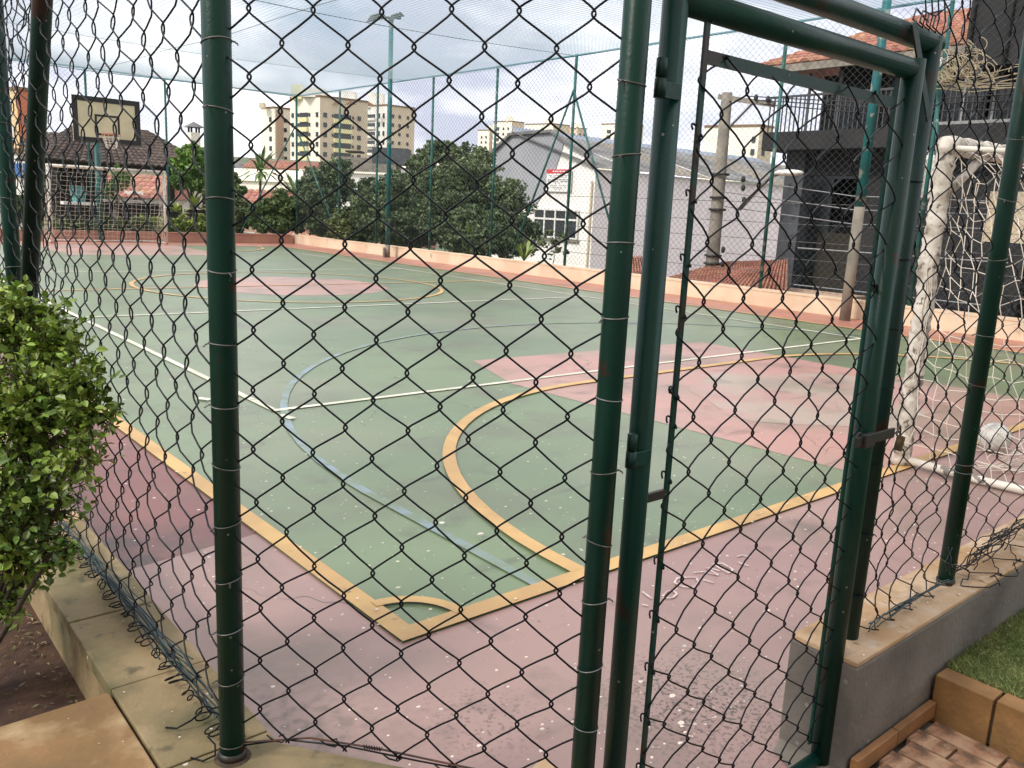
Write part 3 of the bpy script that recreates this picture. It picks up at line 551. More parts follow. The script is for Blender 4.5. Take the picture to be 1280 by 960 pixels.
# petals and grit scattered on the court and coping
mb = MB()
def flake(x, y, z, s):
    a0 = random.uniform(0, 6.28); n = 6; mb.add([(x+s*math.cos(a0+i*2*math.pi/n)*random.uniform(.6, 1), y+s*.7*math.sin(a0+i*2*math.pi/n)*random.uniform(.6, 1), z+random.uniform(0, .002)) for i in range(n)], [tuple(range(n))])
for _ in range(1100):
    y = 1.3+random.random()**2*7; x = .8+random.random()*(3.2+y*.6); s = random.choice([.003, .004, .004, .005, .006, .007, .009])*(1+y*.06); flake(x, y, .0205, s)
for px, py, s in [(552, 659, .02), (600, 673, .022), (497, 741, .014), (497, 708, .01), (465, 720, .01), (420, 690, .008), (800, 860, .012), (850, 912, .016), (700, 640, .012), (840, 878, .016)]:
    p = pxg(px, py); flake(p[0], p[1], .0225, s)
for _ in range(50): flake(random.uniform(2.15, 3.2), random.uniform(.965, 1.14), .3435, random.choice([.003, .004, .006]))
for _ in range(30): flake(random.uniform(.51, .73), random.uniform(1.3, 3.2), .3035, random.choice([.002, .003, .004]))
for _ in range(12): flake(random.uniform(0, .48), random.uniform(1.4, 2.0), .2985, random.choice([.002, .003]))
mb.build('scattered_petals', M_petal, kind='stuff')
mb = MB()
for _ in range(260):
    x, y = random.uniform(-.1, .5), random.uniform(2.08, 3.6); a = random.uniform(0, 6.28); l = random.uniform(.004, .014); b_ = l*.35; t = random.uniform(-.004, .006)
    c, s2 = math.cos(a), math.sin(a); z = .105
    if random.random() < .6: x = .5-abs(random.gauss(0, .09))
    mb.add([(x-l*c, y-l*s2, z), (x-b_*s2, y+b_*c, z+.005), (x+l*c, y+l*s2, z+t+.004), (x+b_*s2, y-b_*c, z+.004)], [(0, 1, 2, 3)])
mb.build('leaf_litter', M_dry, kind='stuff')

# ================================================================== SHRUB at the left
def leaf_mesh(l=.022, wd=.009):
    v = [(0, 0, 0), (l*.3, wd*.8, .002), (l*.65, wd*.75, .001), (l, 0, -.004), (l*.65, -wd*.75, .001), (l*.3, -wd*.8, .002), (l*.33, 0, -.001), (l*.66, 0, -.002)]
    return v, [(0, 6, 1), (1, 6, 7, 2), (2, 7, 3), (0, 5, 6), (6, 5, 4, 7), (7, 4, 3)]
sh = thing('shrub', 'bright green leafy shrub growing beside the left fence', 'shrub', (.3, 2.7, .17))
cpts = [at(px, py, D) for px, py, D in [(15, 400, 2.25), (62, 435, 2.2), (25, 540, 2.15), (95, 475, 2.1), (100, 575, 2.05), (50, 620, 2.1), (5, 640, 2.1), (30, 700, 2.15), (10, 750, 2.2), (-60, 500, 2.2), (-60, 650, 2.2), (-20, 380, 2.4), (70, 680, 2.1), (105, 520, 2.08), (40, 500, 2.15)]]
rad = [.14, .11, .18, .085, .085, .13, .16, .12, .09, .2, .2, .14, .07, .09, .14]
lv, lf_ = leaf_mesh(.027, .0105); lv = np.array(lv)
base_tr = np.array([.22, 2.55, .10])
twigs = MB()
L_all = []
def rotm(d, roll):
    d = d/np.linalg.norm(d); u = np.cross([0, 0, 1.], d); nu = np.linalg.norm(u); u = np.array([0, 1., 0]) if nu < 1e-3 else u/nu; t = np.cross(d, u)
    c, s_ = math.cos(roll), math.sin(roll); u2 = u*c+t*s_; t2 = -u*s_+t*c; return np.array([d, u2, t2])
for c, r in zip(cpts, rad):
    c = np.array(c)
    mid = (base_tr+c)/2+rng.normal(0, .03, 3)
    twigs.tube([base_tr+rng.normal(0, .01, 3), base_tr*.7+mid*.3+rng.normal(0, .02, 3), mid, c], .012, 6, r2=.005)
    for _ in range(int(150*(r/.13)**2*(1.15 if c[2] > .95 else .62))):
        d = rng.normal(0, 1, 3); d /= np.linalg.norm(d); d[2] = d[2]*.8
        tip = c+d*r*(rng.random()**.45)*rng.choice([1.0, 1.0, 1.25, .8])
        st = c+(tip-c)*.35+rng.normal(0, .012, 3)
        dr = tip-st; dl = np.linalg.norm(dr)+1e-6
        if rng.random() < .6: twigs.tube([st, (st+tip)/2+rng.normal(0, .006, 3), tip], .0022, 4, caps=False, r2=.001)
        nl = rng.integers(4, 8)
        for k in range(nl):
            p = tip-dr*(.0+.13*k)+rng.normal(0, .003, 3)
            ld = dr/dl*.7+rng.normal(0, .75, 3)+np.array([0, 0, .25])
            M3 = rotm(ld, rng.normal(0, .6)); sc = rng.uniform(.55, 1.15)
            # keep the foliage out of the court side
            if p[0] > .70 and p[1] < 2.6: continue
            L_all.append((p, M3, sc))
# nearest leaves of the outer crown become single parts, the rest one mass
camd = [np.linalg.norm(p-CAM) for p, _, _ in L_all]
vis = [i for i in range(len(L_all)) if True]
order = np.argsort(camd); own = set(order[:300].tolist())
me_leaf = MB().add(lv, lf_).mesh('leaf', M_leaf)
cl = MB()
for i, (p, M3, sc) in enumerate(L_all):
    if i in own:
        o = bpy.data.objects.new('leaf', me_leaf); COL.objects.link(o)
        mw = Matrix([[*(M3.T[r_]*sc), p[r_]] for r_ in range(3)]+[[0, 0, 0, 1]]); o.parent = sh
        lp = np.array(sh.location); mw = Matrix([[*(M3.T[r_]*sc), p[r_]-lp[r_]] for r_ in range(3)]+[[0, 0, 0, 1]]); o.matrix_basis = mw
    else: cl.add((lv*sc) @ M3+p, lf_)
cl.build('foliage', M_leaf, sh, kind='stuff'); twigs.build('branches', M_twig, sh, smooth=True)
print('shrub leaves', len(L_all))

# ================================================================== FAR FENCES AND NET ROOF
FX, FY, NZ = 13.4, 27.3, 4.85
sf = thing('chain_link_fence', 'tall far side chain link fence with teal posts on the peach wall', 'fence', (FX, 14, .3))
for px in (537, 614, 708, 950, 1140):
    y = on(px, 290 if px < 800 else 360, 0, FX)[1]; MB().tube([(FX, y, .30), (FX, y, NZ)], .033, 10).build('post', M_teal, sf, smooth=True)
    if px == 708: yb = y
for px in (470, 424): y = on(px, 290, 0, FX)[1]; MB().tube([(FX, y, .30), (FX, y, NZ)], .033, 10).build('post', M_teal, sf, smooth=True)
MB().tube([(FX, FY, .3), (FX, FY, NZ)], .036, 10).build('corner_post', M_teal, sf, smooth=True)
for a, b in (((FX-.03, yb, 4.1), on(640, 318, 0, FX-.03)), ((FX-.03, yb, 4.1), on(775, 325, 0, FX-.03)), ((FX-.03, FY, 3.9), on(420, 290, 0, FX-.03)), ((FX-.03, on(1140, 300, 0, FX)[1], 4.2), on(1165, 400, 0, FX-.03))):
    b = np.array(b); b[2] = max(b[2], .30); MB().tube([a, b], .024, 8).build('brace', M_teal, sf, smooth=True)
link_mesh((FX, 1.2), (0, 1), 0, FY-1.2, .32, NZ-.03, .13, .12, 0, .35, r=.0034, detail=False, sides=3).build('chain_link_mesh', M_farwire, sf)
mb = MB()
for z in (.62, .9, 1.2, 1.5, 1.85): mb.tube([(FX+.04, 1.2, z), (FX+.04, 8, z-.02), (FX+.04, 14, z)], .005, 4)
mb.build('strand_wires', M_galv, sf)
ef = thing('chain_link_fence', 'tall far end chain link fence above the dusty rose wall', 'fence', (7, FY, .3))
for px in (212, 116): x = on(px, 280, 1, FY)[0]; MB().tube([(x, FY, .30), (x, FY, NZ)], .033, 10).build('post', M_teal, ef, smooth=True)
b = on(300, 292, 1, FY-.03); b[2] = max(b[2], .3); MB().tube([(FX-.05, FY-.03, 3.9), b], .024, 8).build('brace', M_teal, ef, smooth=True)
link_mesh((.6, FY), (1, 0), 0, FX-.6, .32, NZ-.03, .13, .12, 0, .35, r=.0036, detail=False, sides=3).build('chain_link_mesh', M_farwire, ef)
nr = thing('overhead_net', 'pale blue net stretched overhead across the whole court', 'net', (7, 14, NZ))
def nz(x, y): return NZ-.02-.20*math.sin(math.pi*min(max((x-.6)/12.8, 0), 1))*math.sin(math.pi*min(max((y-1)/26.3, 0), 1))-.05*abs(math.sin(math.pi*(y-.9)/6.6))
mb = MB(); ny = np.linspace(3.0, FY, 33)
step = .10
for x in np.arange(.65, FX, step): mb.tube([(x, y, nz(x, y)) for y in ny], .003, 3, caps=False)
nx = np.linspace(.6, FX, 15)
for y in np.arange(3.0, FY, step): mb.tube([(x, y, nz(x, y)) for x in nx], .003, 3, caps=False)
mb.build('net_mesh', M_netb, nr, kind='stuff')
MB().tube([(FX, 2, NZ), (FX, 14, NZ-.03), (FX, FY, NZ)], .022, 8).build('edge_cable', M_cable, nr, smooth=True)
MB().tube([(FX, FY, NZ), (7, FY, NZ+.02), (.6, FY, NZ)], .022, 8).build('edge_cable', M_cable, nr, smooth=True)
MB().tube([(.6, FY-.45, NZ-.05), (7, FY-.45, NZ-.1), (FX, FY-.4, NZ)], .012, 6).build('support_cable', M_cable, nr, smooth=True)
for y in (7.5, 14.1, 20.7): MB().tube([(x, y, nz(x, y)+.01) for x in np.linspace(.6, FX, 9)], .005, 5).build('support_cable', M_farwire, nr)
MB().tube([(7.0, y, nz(7.0, y)+.01) for y in np.linspace(3, FY, 15)], .005, 5).build('support_cable', M_farwire, nr)

# ================================================================== COURT FURNITURE
def netgrid(fn, nu, nv, r, jit, seed=0, k=3):
    q = np.random.default_rng(seed); G = np.array([[fn(i/nu, j/nv) for j in range(nv+1)] for i in range(nu+1)], float); G += q.normal(0, jit, G.shape); mb = MB()
    for i in range(nu+1): mb.tube(G[i], r, k, caps=False)
    for j in range(nv+1): mb.tube(G[:, j], r, k, caps=False)
    return mb
# near goal
XG = 5.33; GY = 2.33; GH = 2.0; XG2 = 8.25
gl = thing('football_goal', 'battered white goal wrapped in torn cloth standing close behind the right fence', 'goal', (XG, GY, 0))
def lump(a, b, r, n, seed):
    q = np.random.default_rng(seed); n *= 4; P = np.linspace(a, b, n); sm = lambda x: np.convolve(np.pad(x, 3, 'edge'), np.ones(7)/7, 'valid')
    for i in range(3): P[:, i] += sm(q.normal(0, .008, n))
    mb = MB(); mb.tube(P, r, 16); v = mb.v[0]; rr_ = q.normal(0, .05, len(v)//16).repeat(16)*.5+sm(q.normal(0, .16, len(v))); c = P.repeat(16, 0)[:len(v)]
    mb.v[0] = c+(v-c)*(1+rr_[:len(v), None]); return mb
lump((XG, GY, .02), (XG, GY, GH), .056, 16, 2).build('post', M_tape, gl, smooth=True)
lump((XG2, GY, .02), (XG2, GY, GH), .058, 14, 4).build('post', M_goal, gl, smooth=True)
lump((XG-.05, GY, GH), (XG2+.05, GY, GH), .056, 14, 3).build('crossbar', M_tape, gl, smooth=True)
MB().tube([(XG, GY, .05), (XG+.02, GY-.5, .035), (XG+.05, GY-.88, .035), (XG+.16, GY-1.0, .035), (XG+.5, GY-1.03, .035), (XG2, GY-1.03, .035)], .026, 12).build('base_bar', M_goal, gl, smooth=True)
MB().tube([(XG2, GY, .04), (XG2, GY-1.03, .035)], .026, 12).build('base_bar', M_goal, gl, smooth=True)
MB().tube([(XG+.02, GY-.02, GH-.30), (XG+.46, GY-.02, GH-.05)], .028, 10).build('corner_brace', M_tape, gl, smooth=True)
for x in (XG, XG2): MB().tube([(x, GY, GH-.02), (x+.02, GY-.45, GH-.05), (x+.03, GY-.7, GH-.4), (x+.05, GY-.95, .3), (x+.05, GY-1.0, .05)], .017, 8).build('stay', M_goal, gl, smooth=True)
def bk_(u, v): return (XG+.05+u*(XG2-XG), GY-.05-.95*v**.8, GH-.02-(GH-.06)*v**1.3+.02*math.sin(u*19+v*5))
netgrid(bk_, 26, 20, .0026, .012, 1).build('net', M_net, gl, kind='stuff')
def sd_(u, v): return (XG+.02+.05*math.sin(v*6+u*3), GY-.06-.90*u*(.3+.7*v), GH-.06-(GH-.10)*v-.18*math.sin(u*3.1)*(1-v))
netgrid(sd_, 8, 17, .0027, .014, 2).build('net', M_net, gl, kind='stuff')
tangle([(XG+.1, GY-.3, .06), (XG+.5, GY-.5, .05), (XG+1.0, GY-.6, .05), (XG+1.6, GY-.5, .05)], .0026, .10, 30, M_net, gl, 'fallen_net', 21, 30)['kind'] = 'stuff'
tangle([(XG-.05, GY-.03, 1.4), (XG-.05, GY-.03, .9), (XG-.04, GY-.03, .3)], .0025, .018, 12, M_net, gl, 'cord_wrapping', 22, 30)
bp_ = at(1242, 545, 5.3)
bc = np.array(on(1240, 566, 2, 0.0)); bc[2] = .108
ball = thing('ball', 'scuffed white ball lying on the ground in the goal net', 'ball', (bc[0], bc[1], 0))
MB().ellipsoid(bc, (.105, .105, .105), 28, 18).build('ball_shell', M_ball, ball, smooth=True)
mb = MB()
for ax in range(3):
    for off in (-.035, .035):
        a = np.linspace(0, 2*math.pi, 33); rr = math.sqrt(.105**2-off**2)+.0004; P = np.zeros((33, 3)); P[:, ax] = off; P[:, (ax+1) % 3] = rr*np.cos(a); P[:, (ax+2) % 3] = rr*np.sin(a)
        mb.tube(P @ np.array([(.8, .6, 0), (-.5, .67, .55), (.33, -.44, .83)])+bc, .0011, 4, caps=False)
mb.build('seam', M_conc, ball)
# far goal
fx0, fx1 = on(65, 298, 1, 25.95)[0], on(208, 300, 1, 25.95)[0]
fg = thing('football_goal', 'white goal with hanging net at the far end under the backboard', 'goal', ((fx0+fx1)/2, 25.95, 0))
for x in (fx0, fx1): MB().tube([(x, 25.95, .01), (x, 25.95, 2.1)], .045, 10).build('post', M_goal, fg, smooth=True)
MB().tube([(fx0-.04, 25.95, 2.08), (fx1+.04, 25.95, 2.08)], .045, 10).build('crossbar', M_goal, fg, smooth=True)
MB().tube([(fx0, 25.95, .04), (fx0, 26.85, .04), (fx1, 26.85, .04), (fx1, 25.95, .04)], .025, 8).build('base_bar', M_goal, fg)
netgrid(lambda u, v: (fx0+u*(fx1-fx0), 26.0+.8*v**.7, 2.05-2.0*v), 24, 17, .0032, .012, 5).build('net', M_net, fg, kind='stuff')
for x in (fx0, fx1): netgrid(lambda u, v: (x, 26.0+.8*u*v**.7, 2.05-2.0*v), 6, 17, .0032, .012, 6).build('net', M_net, fg, kind='stuff')
# basketball hoop over the far goal
bb = thing('basketball_hoop', 'cream backboard with black border on teal post above the far goal', 'hoop', (on(126, 280, 1, 26.9)[0], 26.9, 0))
by = 25.1
b0, b1 = on(92, 175, 1, by), on(176, 178, 1, by); bx0, bx1 = b0[0], b1[0]
zt0, zb0 = on(92, 118, 1, by)[2], on(92, 176, 1, by)[2]
bcx = (bx0+bx1)/2; bcz = (zt0+zb0)/2; bw_ = bx1-bx0; bh_ = zt0-zb0
MB().box((bcx, by, bcz), (bw_, .04, bh_)).build('backboard', M_board, bb)
m_ = .13
for c, d in (((bcx, by-.025, bcz+bh_/2-m_/2), (bw_, .02, m_)), ((bcx, by-.025, bcz-bh_/2+m_/2), (bw_, .02, m_)), ((bx0+m_/2, by-.025, bcz), (m_, .02, bh_-2*m_)), ((bx1-m_/2, by-.025, bcz), (m_, .02, bh_-2*m_))):
    MB().box(c, d).build('border_stripe', M_blk, bb)
for c, d in (((bcx, by-.025, bcz+.12), (.62, .015, .05)), ((bcx, by-.025, bcz-.36), (.62, .015, .05)), ((bcx-.285, by-.025, bcz-.12), (.05, .015, .43)), ((bcx+.285, by-.025, bcz-.12), (.05, .015, .43))):
    MB().box(c, d).build('target_stripe', M_blk, bb)
a = np.linspace(0, 2*math.pi, 25); MB().tube(np.stack([bcx+.225*np.cos(a), by-.3+.225*np.sin(a), np.full(25, bcz-.36)], 1), .014, 6, caps=False).build('rim', M_orange, bb, smooth=True)
netgrid(lambda u, v: (bcx+(.225-.1*v)*math.cos(6.283*u), by-.3+(.225-.1*v)*math.sin(6.283*u), bcz-.36-.35*v), 12, 5, .006, .008, 9).build('hoop_net', M_net, bb)
pxx = bb.location[0]
MB().tube([(pxx, 26.9, 0), (pxx, 26.9, bcz-.35)], .085, 14).build('post', M_teal, bb, smooth=True)
for dz in (-.3, .1): MB().bar((pxx, 26.9, bcz-.4), (bcx, by+.02, bcz+dz), .05, .05).build('arm', M_teal, bb)
# floodlight pole
lx, ly = 12.95, 20.75
fl = thing('floodlight_pole', 'tall teal pole carrying two floodlights through the overhead net', 'floodlight', (lx, ly, 0))
MB().tube([(lx, ly, 0), (lx, ly, .35)], .075, 12).build('pole_base', M_conc, fl, smooth=True)
MB().tube([(lx, ly, .3), (lx, ly, 6.35)], .062, 12).build('pole', M_tealpost, fl, smooth=True)
MB().box((lx-.13, ly-.02, .14), (.05, .05, .28)).build('junction_box', M_conc, fl)
MB().bar((lx-.22, ly+.18, 6.38), (lx+.2, ly-.17, 6.38), .05, .05).build('cross_arm', M_steel, fl)
for s in (-1, 1):
    c = np.array([lx+(.10 if s > 0 else -.30), ly-(.08 if s > 0 else -.25), 6.45 if s > 0 else 6.40]); hsg = MB(); fs = .62 if s > 0 else .78
    v = [c+np.array(p)*fs*np.array([1, 1, .9])+np.array([0, 0, p[0]*.25]) for p in ((-.16, -.12, .10), (.16, -.12, .10), (.16, .12, .10), (-.16, .12, .10), (-.30, -.22, -.14), (.30, -.22, -.14), (.30, .22, -.14), (-.30, .22, -.14))]
    hsg.add(v, [(3, 2, 1, 0), (0, 1, 5, 4), (1, 2, 6, 5), (2, 3, 7, 6), (3, 0, 4, 7)]); o = hsg.build('floodlight_housing', M_steel, fl)
    MB().quad(*[c+np.array(p)*fs+np.array([0, 0, p[0]*.25]) for p in ((-.27, -.19, -.14), (.27, -.19, -.14), (.27, .19, -.14), (-.27, .19, -.14))]).build('lens', M_win, o)
# second, thick pole half teal half bare at the right
bx_, by2 = on(1056, 398, 0, 12.85)[0], on(1056, 398, 0, 12.85)[1]
tp = on(1098, 90, 0, 12.85)
rp = thing('lighting_pole', 'leaning thick pole, flaked teal above and bare grey below, beside the dark house', 'pole', (bx_, by2, 0))
P0 = np.array([bx_, by2, 0]); P1 = np.array([12.85, tp[1], 5.6]); 
MB().tube([P0, P0*.68+P1*.32], .085, 14, r2=.08).build('pole_lower', M_conc, rp, smooth=True)
MB().tube([P0*.681+P1*.319, P1], .078, 14, r2=.06).build('pole_upper', M_tealpost, rp, smooth=True)

# ================================================================== GARDEN BEHIND THE FAR END
def leaf_cloud(mb, blobs, n, size, flat=.5, thin=0):
    blobs = [(np.array(c, float), np.array(r if np.ndim(r) else (r, r, r), float)) for c, r in blobs]
    vol = np.array([np.prod(r)**(2/3) for _, r in blobs]); cnt = (n*vol/vol.sum()).astype(int)
    allp = []
    for (c, r), k in zip(blobs, cnt):
        ns = int(np.clip(k/55, 6, 150)); d = rng.normal(0, 1, (ns, 3)); d /= np.linalg.norm(d, axis=1)[:, None]
        sc = c+d*r*rng.uniform(.45, 1.02, ns)[:, None]; sr = rng.uniform(.10, .25, ns); w_ = sr**2; w_ /= w_.sum(); pick = rng.choice(ns, int(k*.8), p=w_)
        e = rng.normal(0, 1, (len(pick), 3)); e /= np.linalg.norm(e, axis=1)[:, None]; e[:, 2] *= .75
        allp.append(sc[pick]+e*r*sr[pick][:, None]*(rng.random(len(pick))**.5*1.15)[:, None])
        f = rng.normal(0, 1, (k-len(pick), 3)); f /= np.linalg.norm(f, axis=1)[:, None]; allp.append(c+f*r*.8*rng.random(len(f))[:, None]**.5)
    P = np.concatenate(allp); k = len(P); s = size*rng.uniform(.6, 1.3, k)
    a = rng.normal(0, 1, (k, 3)); a /= np.linalg.norm(a, axis=1)[:, None]; b = np.cross(a, rng.normal(0, 1, (k, 3))); b /= np.linalg.norm(b, axis=1)[:, None]
    v = np.stack([P-a*s[:, None], P-b*(s*flat)[:, None], P+a*s[:, None], P+b*(s*flat)[:, None]], 1).reshape(-1, 3)
    mb.add(v, [(4*i, 4*i+1, 4*i+2, 4*i+3) for i in range(k)]); return mb
def tree(name, label, cat, blobs, n, size, m, base, group=None, trunk_r=.12, flat=.5):
    t = thing(name, label, cat, base, group)
    tb = MB(); b0_ = np.array(base, float); cs = [np.array(c) for c, _ in blobs]; top = np.mean(cs, 0)
    fork = b0_*.55+top*.45; fork[:2] = b0_[:2]*.8+top[:2]*.2
    tb.tube([b0_, (b0_+fork)/2+rng.normal(0, .03, 3), fork], trunk_r, 8, r2=trunk_r*.7)
    for c in cs: tb.tube([fork, (fork+c)/2+rng.normal(0, .12, 3), c], trunk_r*.5, 6, r2=trunk_r*.12)
    tb.build('trunk', M_bark, t, smooth=True)
    leaf_cloud(MB(), blobs, n, size, flat).build('crown', m, t, kind='stuff'); return t
def bl_(L): return [(at(px, py, D), (rp/F*D, rp/F*D, (ry/F*D))) for px, py, D, rp, ry in L]
tree('tree', 'rounded bright green tree beside the brown tiled gazebo', 'tree', bl_([(240, 205, 32, 24, 22), (226, 225, 31, 16, 14), (252, 228, 32, 18, 16), (238, 188, 33, 14, 10)]), 9000, .09, M_tlite, (*at(240, 262, 32)[:2], .1))
tree('shrub', 'light green shrub left of the tan flats behind the corner post', 'shrub', bl_([(275, 222, 31, 22, 24), (292, 240, 31, 16, 14)]), 5000, .09, M_tmid, (*at(280, 270, 31)[:2], .1))
tree('shrub', 'wide bamboo-like shrub behind the far end wall, nearer the court corner', 'shrub', bl_([(355, 262, 30, 26, 24), (330, 268, 30, 22, 20), (372, 270, 30.5, 16, 20), (345, 280, 29.8, 30, 14)]), 18000, .075, M_tmid, (*at(352, 290, 30)[:2], .1), flat=.3)
tree('shrub', 'dark shrub hidden behind the corner post above the rose wall', 'shrub', bl_([(300, 268, 31, 22, 22), (285, 262, 31, 18, 22)]), 9000, .085, M_tdark, (*at(300, 290, 31)[:2], .1))
hd = thing('hedge', 'low yellow green hedge behind the rose wall right of the far goal', 'hedge', (8.5, 28.3, .1))
hb = [((x, 28.2, .45), (.5, .35, .42)) for x in np.arange(on(192, 280, 1, 28.2)[0], on(268, 280, 1, 28.2)[0], .45)]
leaf_cloud(MB(), hb, 7000, .06).build('foliage', M_yel, hd, kind='stuff')
hd2 = thing('hedge', 'low green hedge behind the far goal net', 'hedge', (5, 28.3, .1))
hb = [((x, 28.2, .35), (.5, .3, .36)) for x in np.arange(on(66, 280, 1, 28.2)[0], on(190, 280, 1, 28.2)[0], .45)]
leaf_cloud(MB(), hb, 7000, .06).build('foliage', M_tmid, hd2, kind='stuff')
def spiky(name, label, cat, base, hgt, n, ln, m, crown_z=None, wd=.05, group=None):
    t = thing(name, label, cat, base, group); b = np.array(base, float); top = b+np.array([0, 0, hgt])
    if hgt > .3: MB().tube([b, b*.5+top*.5+rng.normal(0, .03, 3), top], .05, 6).build('trunk', M_bark, t, smooth=True)
    me = []
    for i in range(n):
        az = rng.uniform(0, 6.28); el = rng.uniform(-.25, 1.35); d = np.array([math.cos(az)*math.cos(el), math.sin(az)*math.cos(el), math.sin(el)]); s = np.array([-math.sin(az), math.cos(az), 0])*wd; l = ln*rng.uniform(.7, 1.1)
        p1 = top+d*l*.55; p2 = top+d*l-np.array([0, 0, .18*l]); mb = MB()
        mb.add([top-s*.4, top+s*.4, p1+s, p1-s, p2], [(0, 1, 2, 3), (3, 2, 4)]); mb.build('leaf', m, t)
    return t
spiky('yucca', 'yucca with spiky rosette standing before the red roof, taller one', 'yucca', (*at(326, 235, 34)[:2], .2), 2.3, 46, 1.35, M_palm, wd=.07)
spiky('yucca', 'low spiky yucca right of the taller one', 'yucca', (*at(370, 240, 32)[:2], .2), 1.4, 46, 1.25, M_palm, wd=.065)
spiky('agave', 'yellow green agave on a dark planter box right of the far goal', 'agave', (*at(246, 268, 30)[:2], .95), .1, 30, .7, M_yel)
spiky('agave', 'pale green agave between far goal and yellow hedge', 'agave', (*at(222, 268, 30)[:2], .75), .1, 24, .55, M_yel)
MB_pl = MB(); c = at(246, 262, 30.3)
pb = thing('planter_box', 'dark slatted planter box under the yellow green agave', 'planter', (c[0], c[1], .1))
for k in range(6): MB().box((c[0], c[1], .2+k*.14), (.75, .5, .11)).build('slat', M_brownp, pb)
# plants on the slope behind the side fence
spiky('agave', 'light green agave in front of the dark tree beside white wall', 'agave', (*on(655, 322, 0, 14.6)[:2], .1), .1, 26, .9, M_yel)
spiky('agave', 'light green spiky plant low among the dark trees', 'agave', (*on(590, 300, 0, 15)[:2], .0), .3, 26, 1.0, M_yel)
spiky('agave', 'bright spiky plant low behind the floodlight pole', 'agave', (*on(455, 285, 0, 14.6)[:2], .2), .2, 26, 1.2, M_yel)
c = on(690, 325, 0, 14.3); tree('shrub', 'thin leafy shrub before the white wall under its window', 'shrub', [((c[0], c[1], .7), (.5, .5, .45))], 350, .07, M_tdark, (c[0], c[1], -.5), trunk_r=.03)
# dark trees beyond the side fence
G_ = 'dark trees beyond the far side fence'
tree('tree', 'tallest dark tree with ragged top left of the white gabled wall', 'tree', bl_([(580, 235, 27, 52, 48), (572, 196, 27, 16, 16), (600, 215, 27, 26, 26), (625, 260, 26, 38, 40), (555, 270, 26, 45, 40), (590, 290, 25, 60, 30), (650, 292, 25, 26, 30), (620, 300, 24.5, 50, 22), (570, 215, 27, 30, 24), (560, 188, 27, 7, 10), (583, 183, 27, 6, 9), (612, 198, 27, 9, 10), (541, 204, 27, 9, 9), (640, 232, 26, 10, 10), (532, 232, 27, 12, 9)]), 80000, .062, M_tdark, (*at(590, 280, 27)[:2], -3.4), G_, .2)
tree('tree', 'dark olive tree directly behind the floodlight pole', 'tree', bl_([(500, 250, 28, 42, 34), (530, 225, 29, 26, 26), (470, 270, 27, 40, 34), (440, 285, 27, 30, 26), (505, 285, 26.5, 50, 26), (465, 245, 28, 26, 22), (515, 205, 29, 8, 9), (492, 218, 29, 9, 8), (452, 232, 28, 9, 8)]), 60000, .062, M_tdark, (*at(500, 280, 28)[:2], -3.4), G_, .18)
tree('tree', 'small dark tree just right of the court corner', 'tree', bl_([(398, 238, 31, 24, 34), (422, 225, 31, 22, 30), (410, 275, 30, 28, 24), (400, 255, 30, 26, 26)]), 32000, .062, M_tdark, (*at(405, 280, 31)[:2], -3.4), G_, .16)
tree('tree', 'sparse far tree above the low white roofs', 'tree', bl_([(548, 190, 45, 26, 16), (525, 200, 44, 14, 12)]), 4000, .12, M_tdark, (*at(545, 240, 45)[:2], -3.4), G_, .16)
tree('palm', 'feathery green palm beside the gazebo roof at far left', 'palm', bl_([(70, 198, 34, 11, 10), (58, 215, 34, 14, 22)]), 2600, .12, M_tlite, (*at(65, 262, 34)[:2], .1), flat=.25)
tree('shrub', 'green shrubs along the far left of the court end', 'shrub', bl_([(25, 258, 32, 18, 20), (48, 262, 32, 14, 18)]), 4000, .09, M_tmid, (*at(30, 285, 32)[:2], .1))
tree('shrub', 'potted green plant under the gazebo roof beside the orange roof', 'shrub', bl_([(150, 225, 31, 14, 20), (137, 240, 31, 10, 12)]), 2200, .09, M_tlite, (*at(146, 270, 31)[:2], .1), flat=.25)

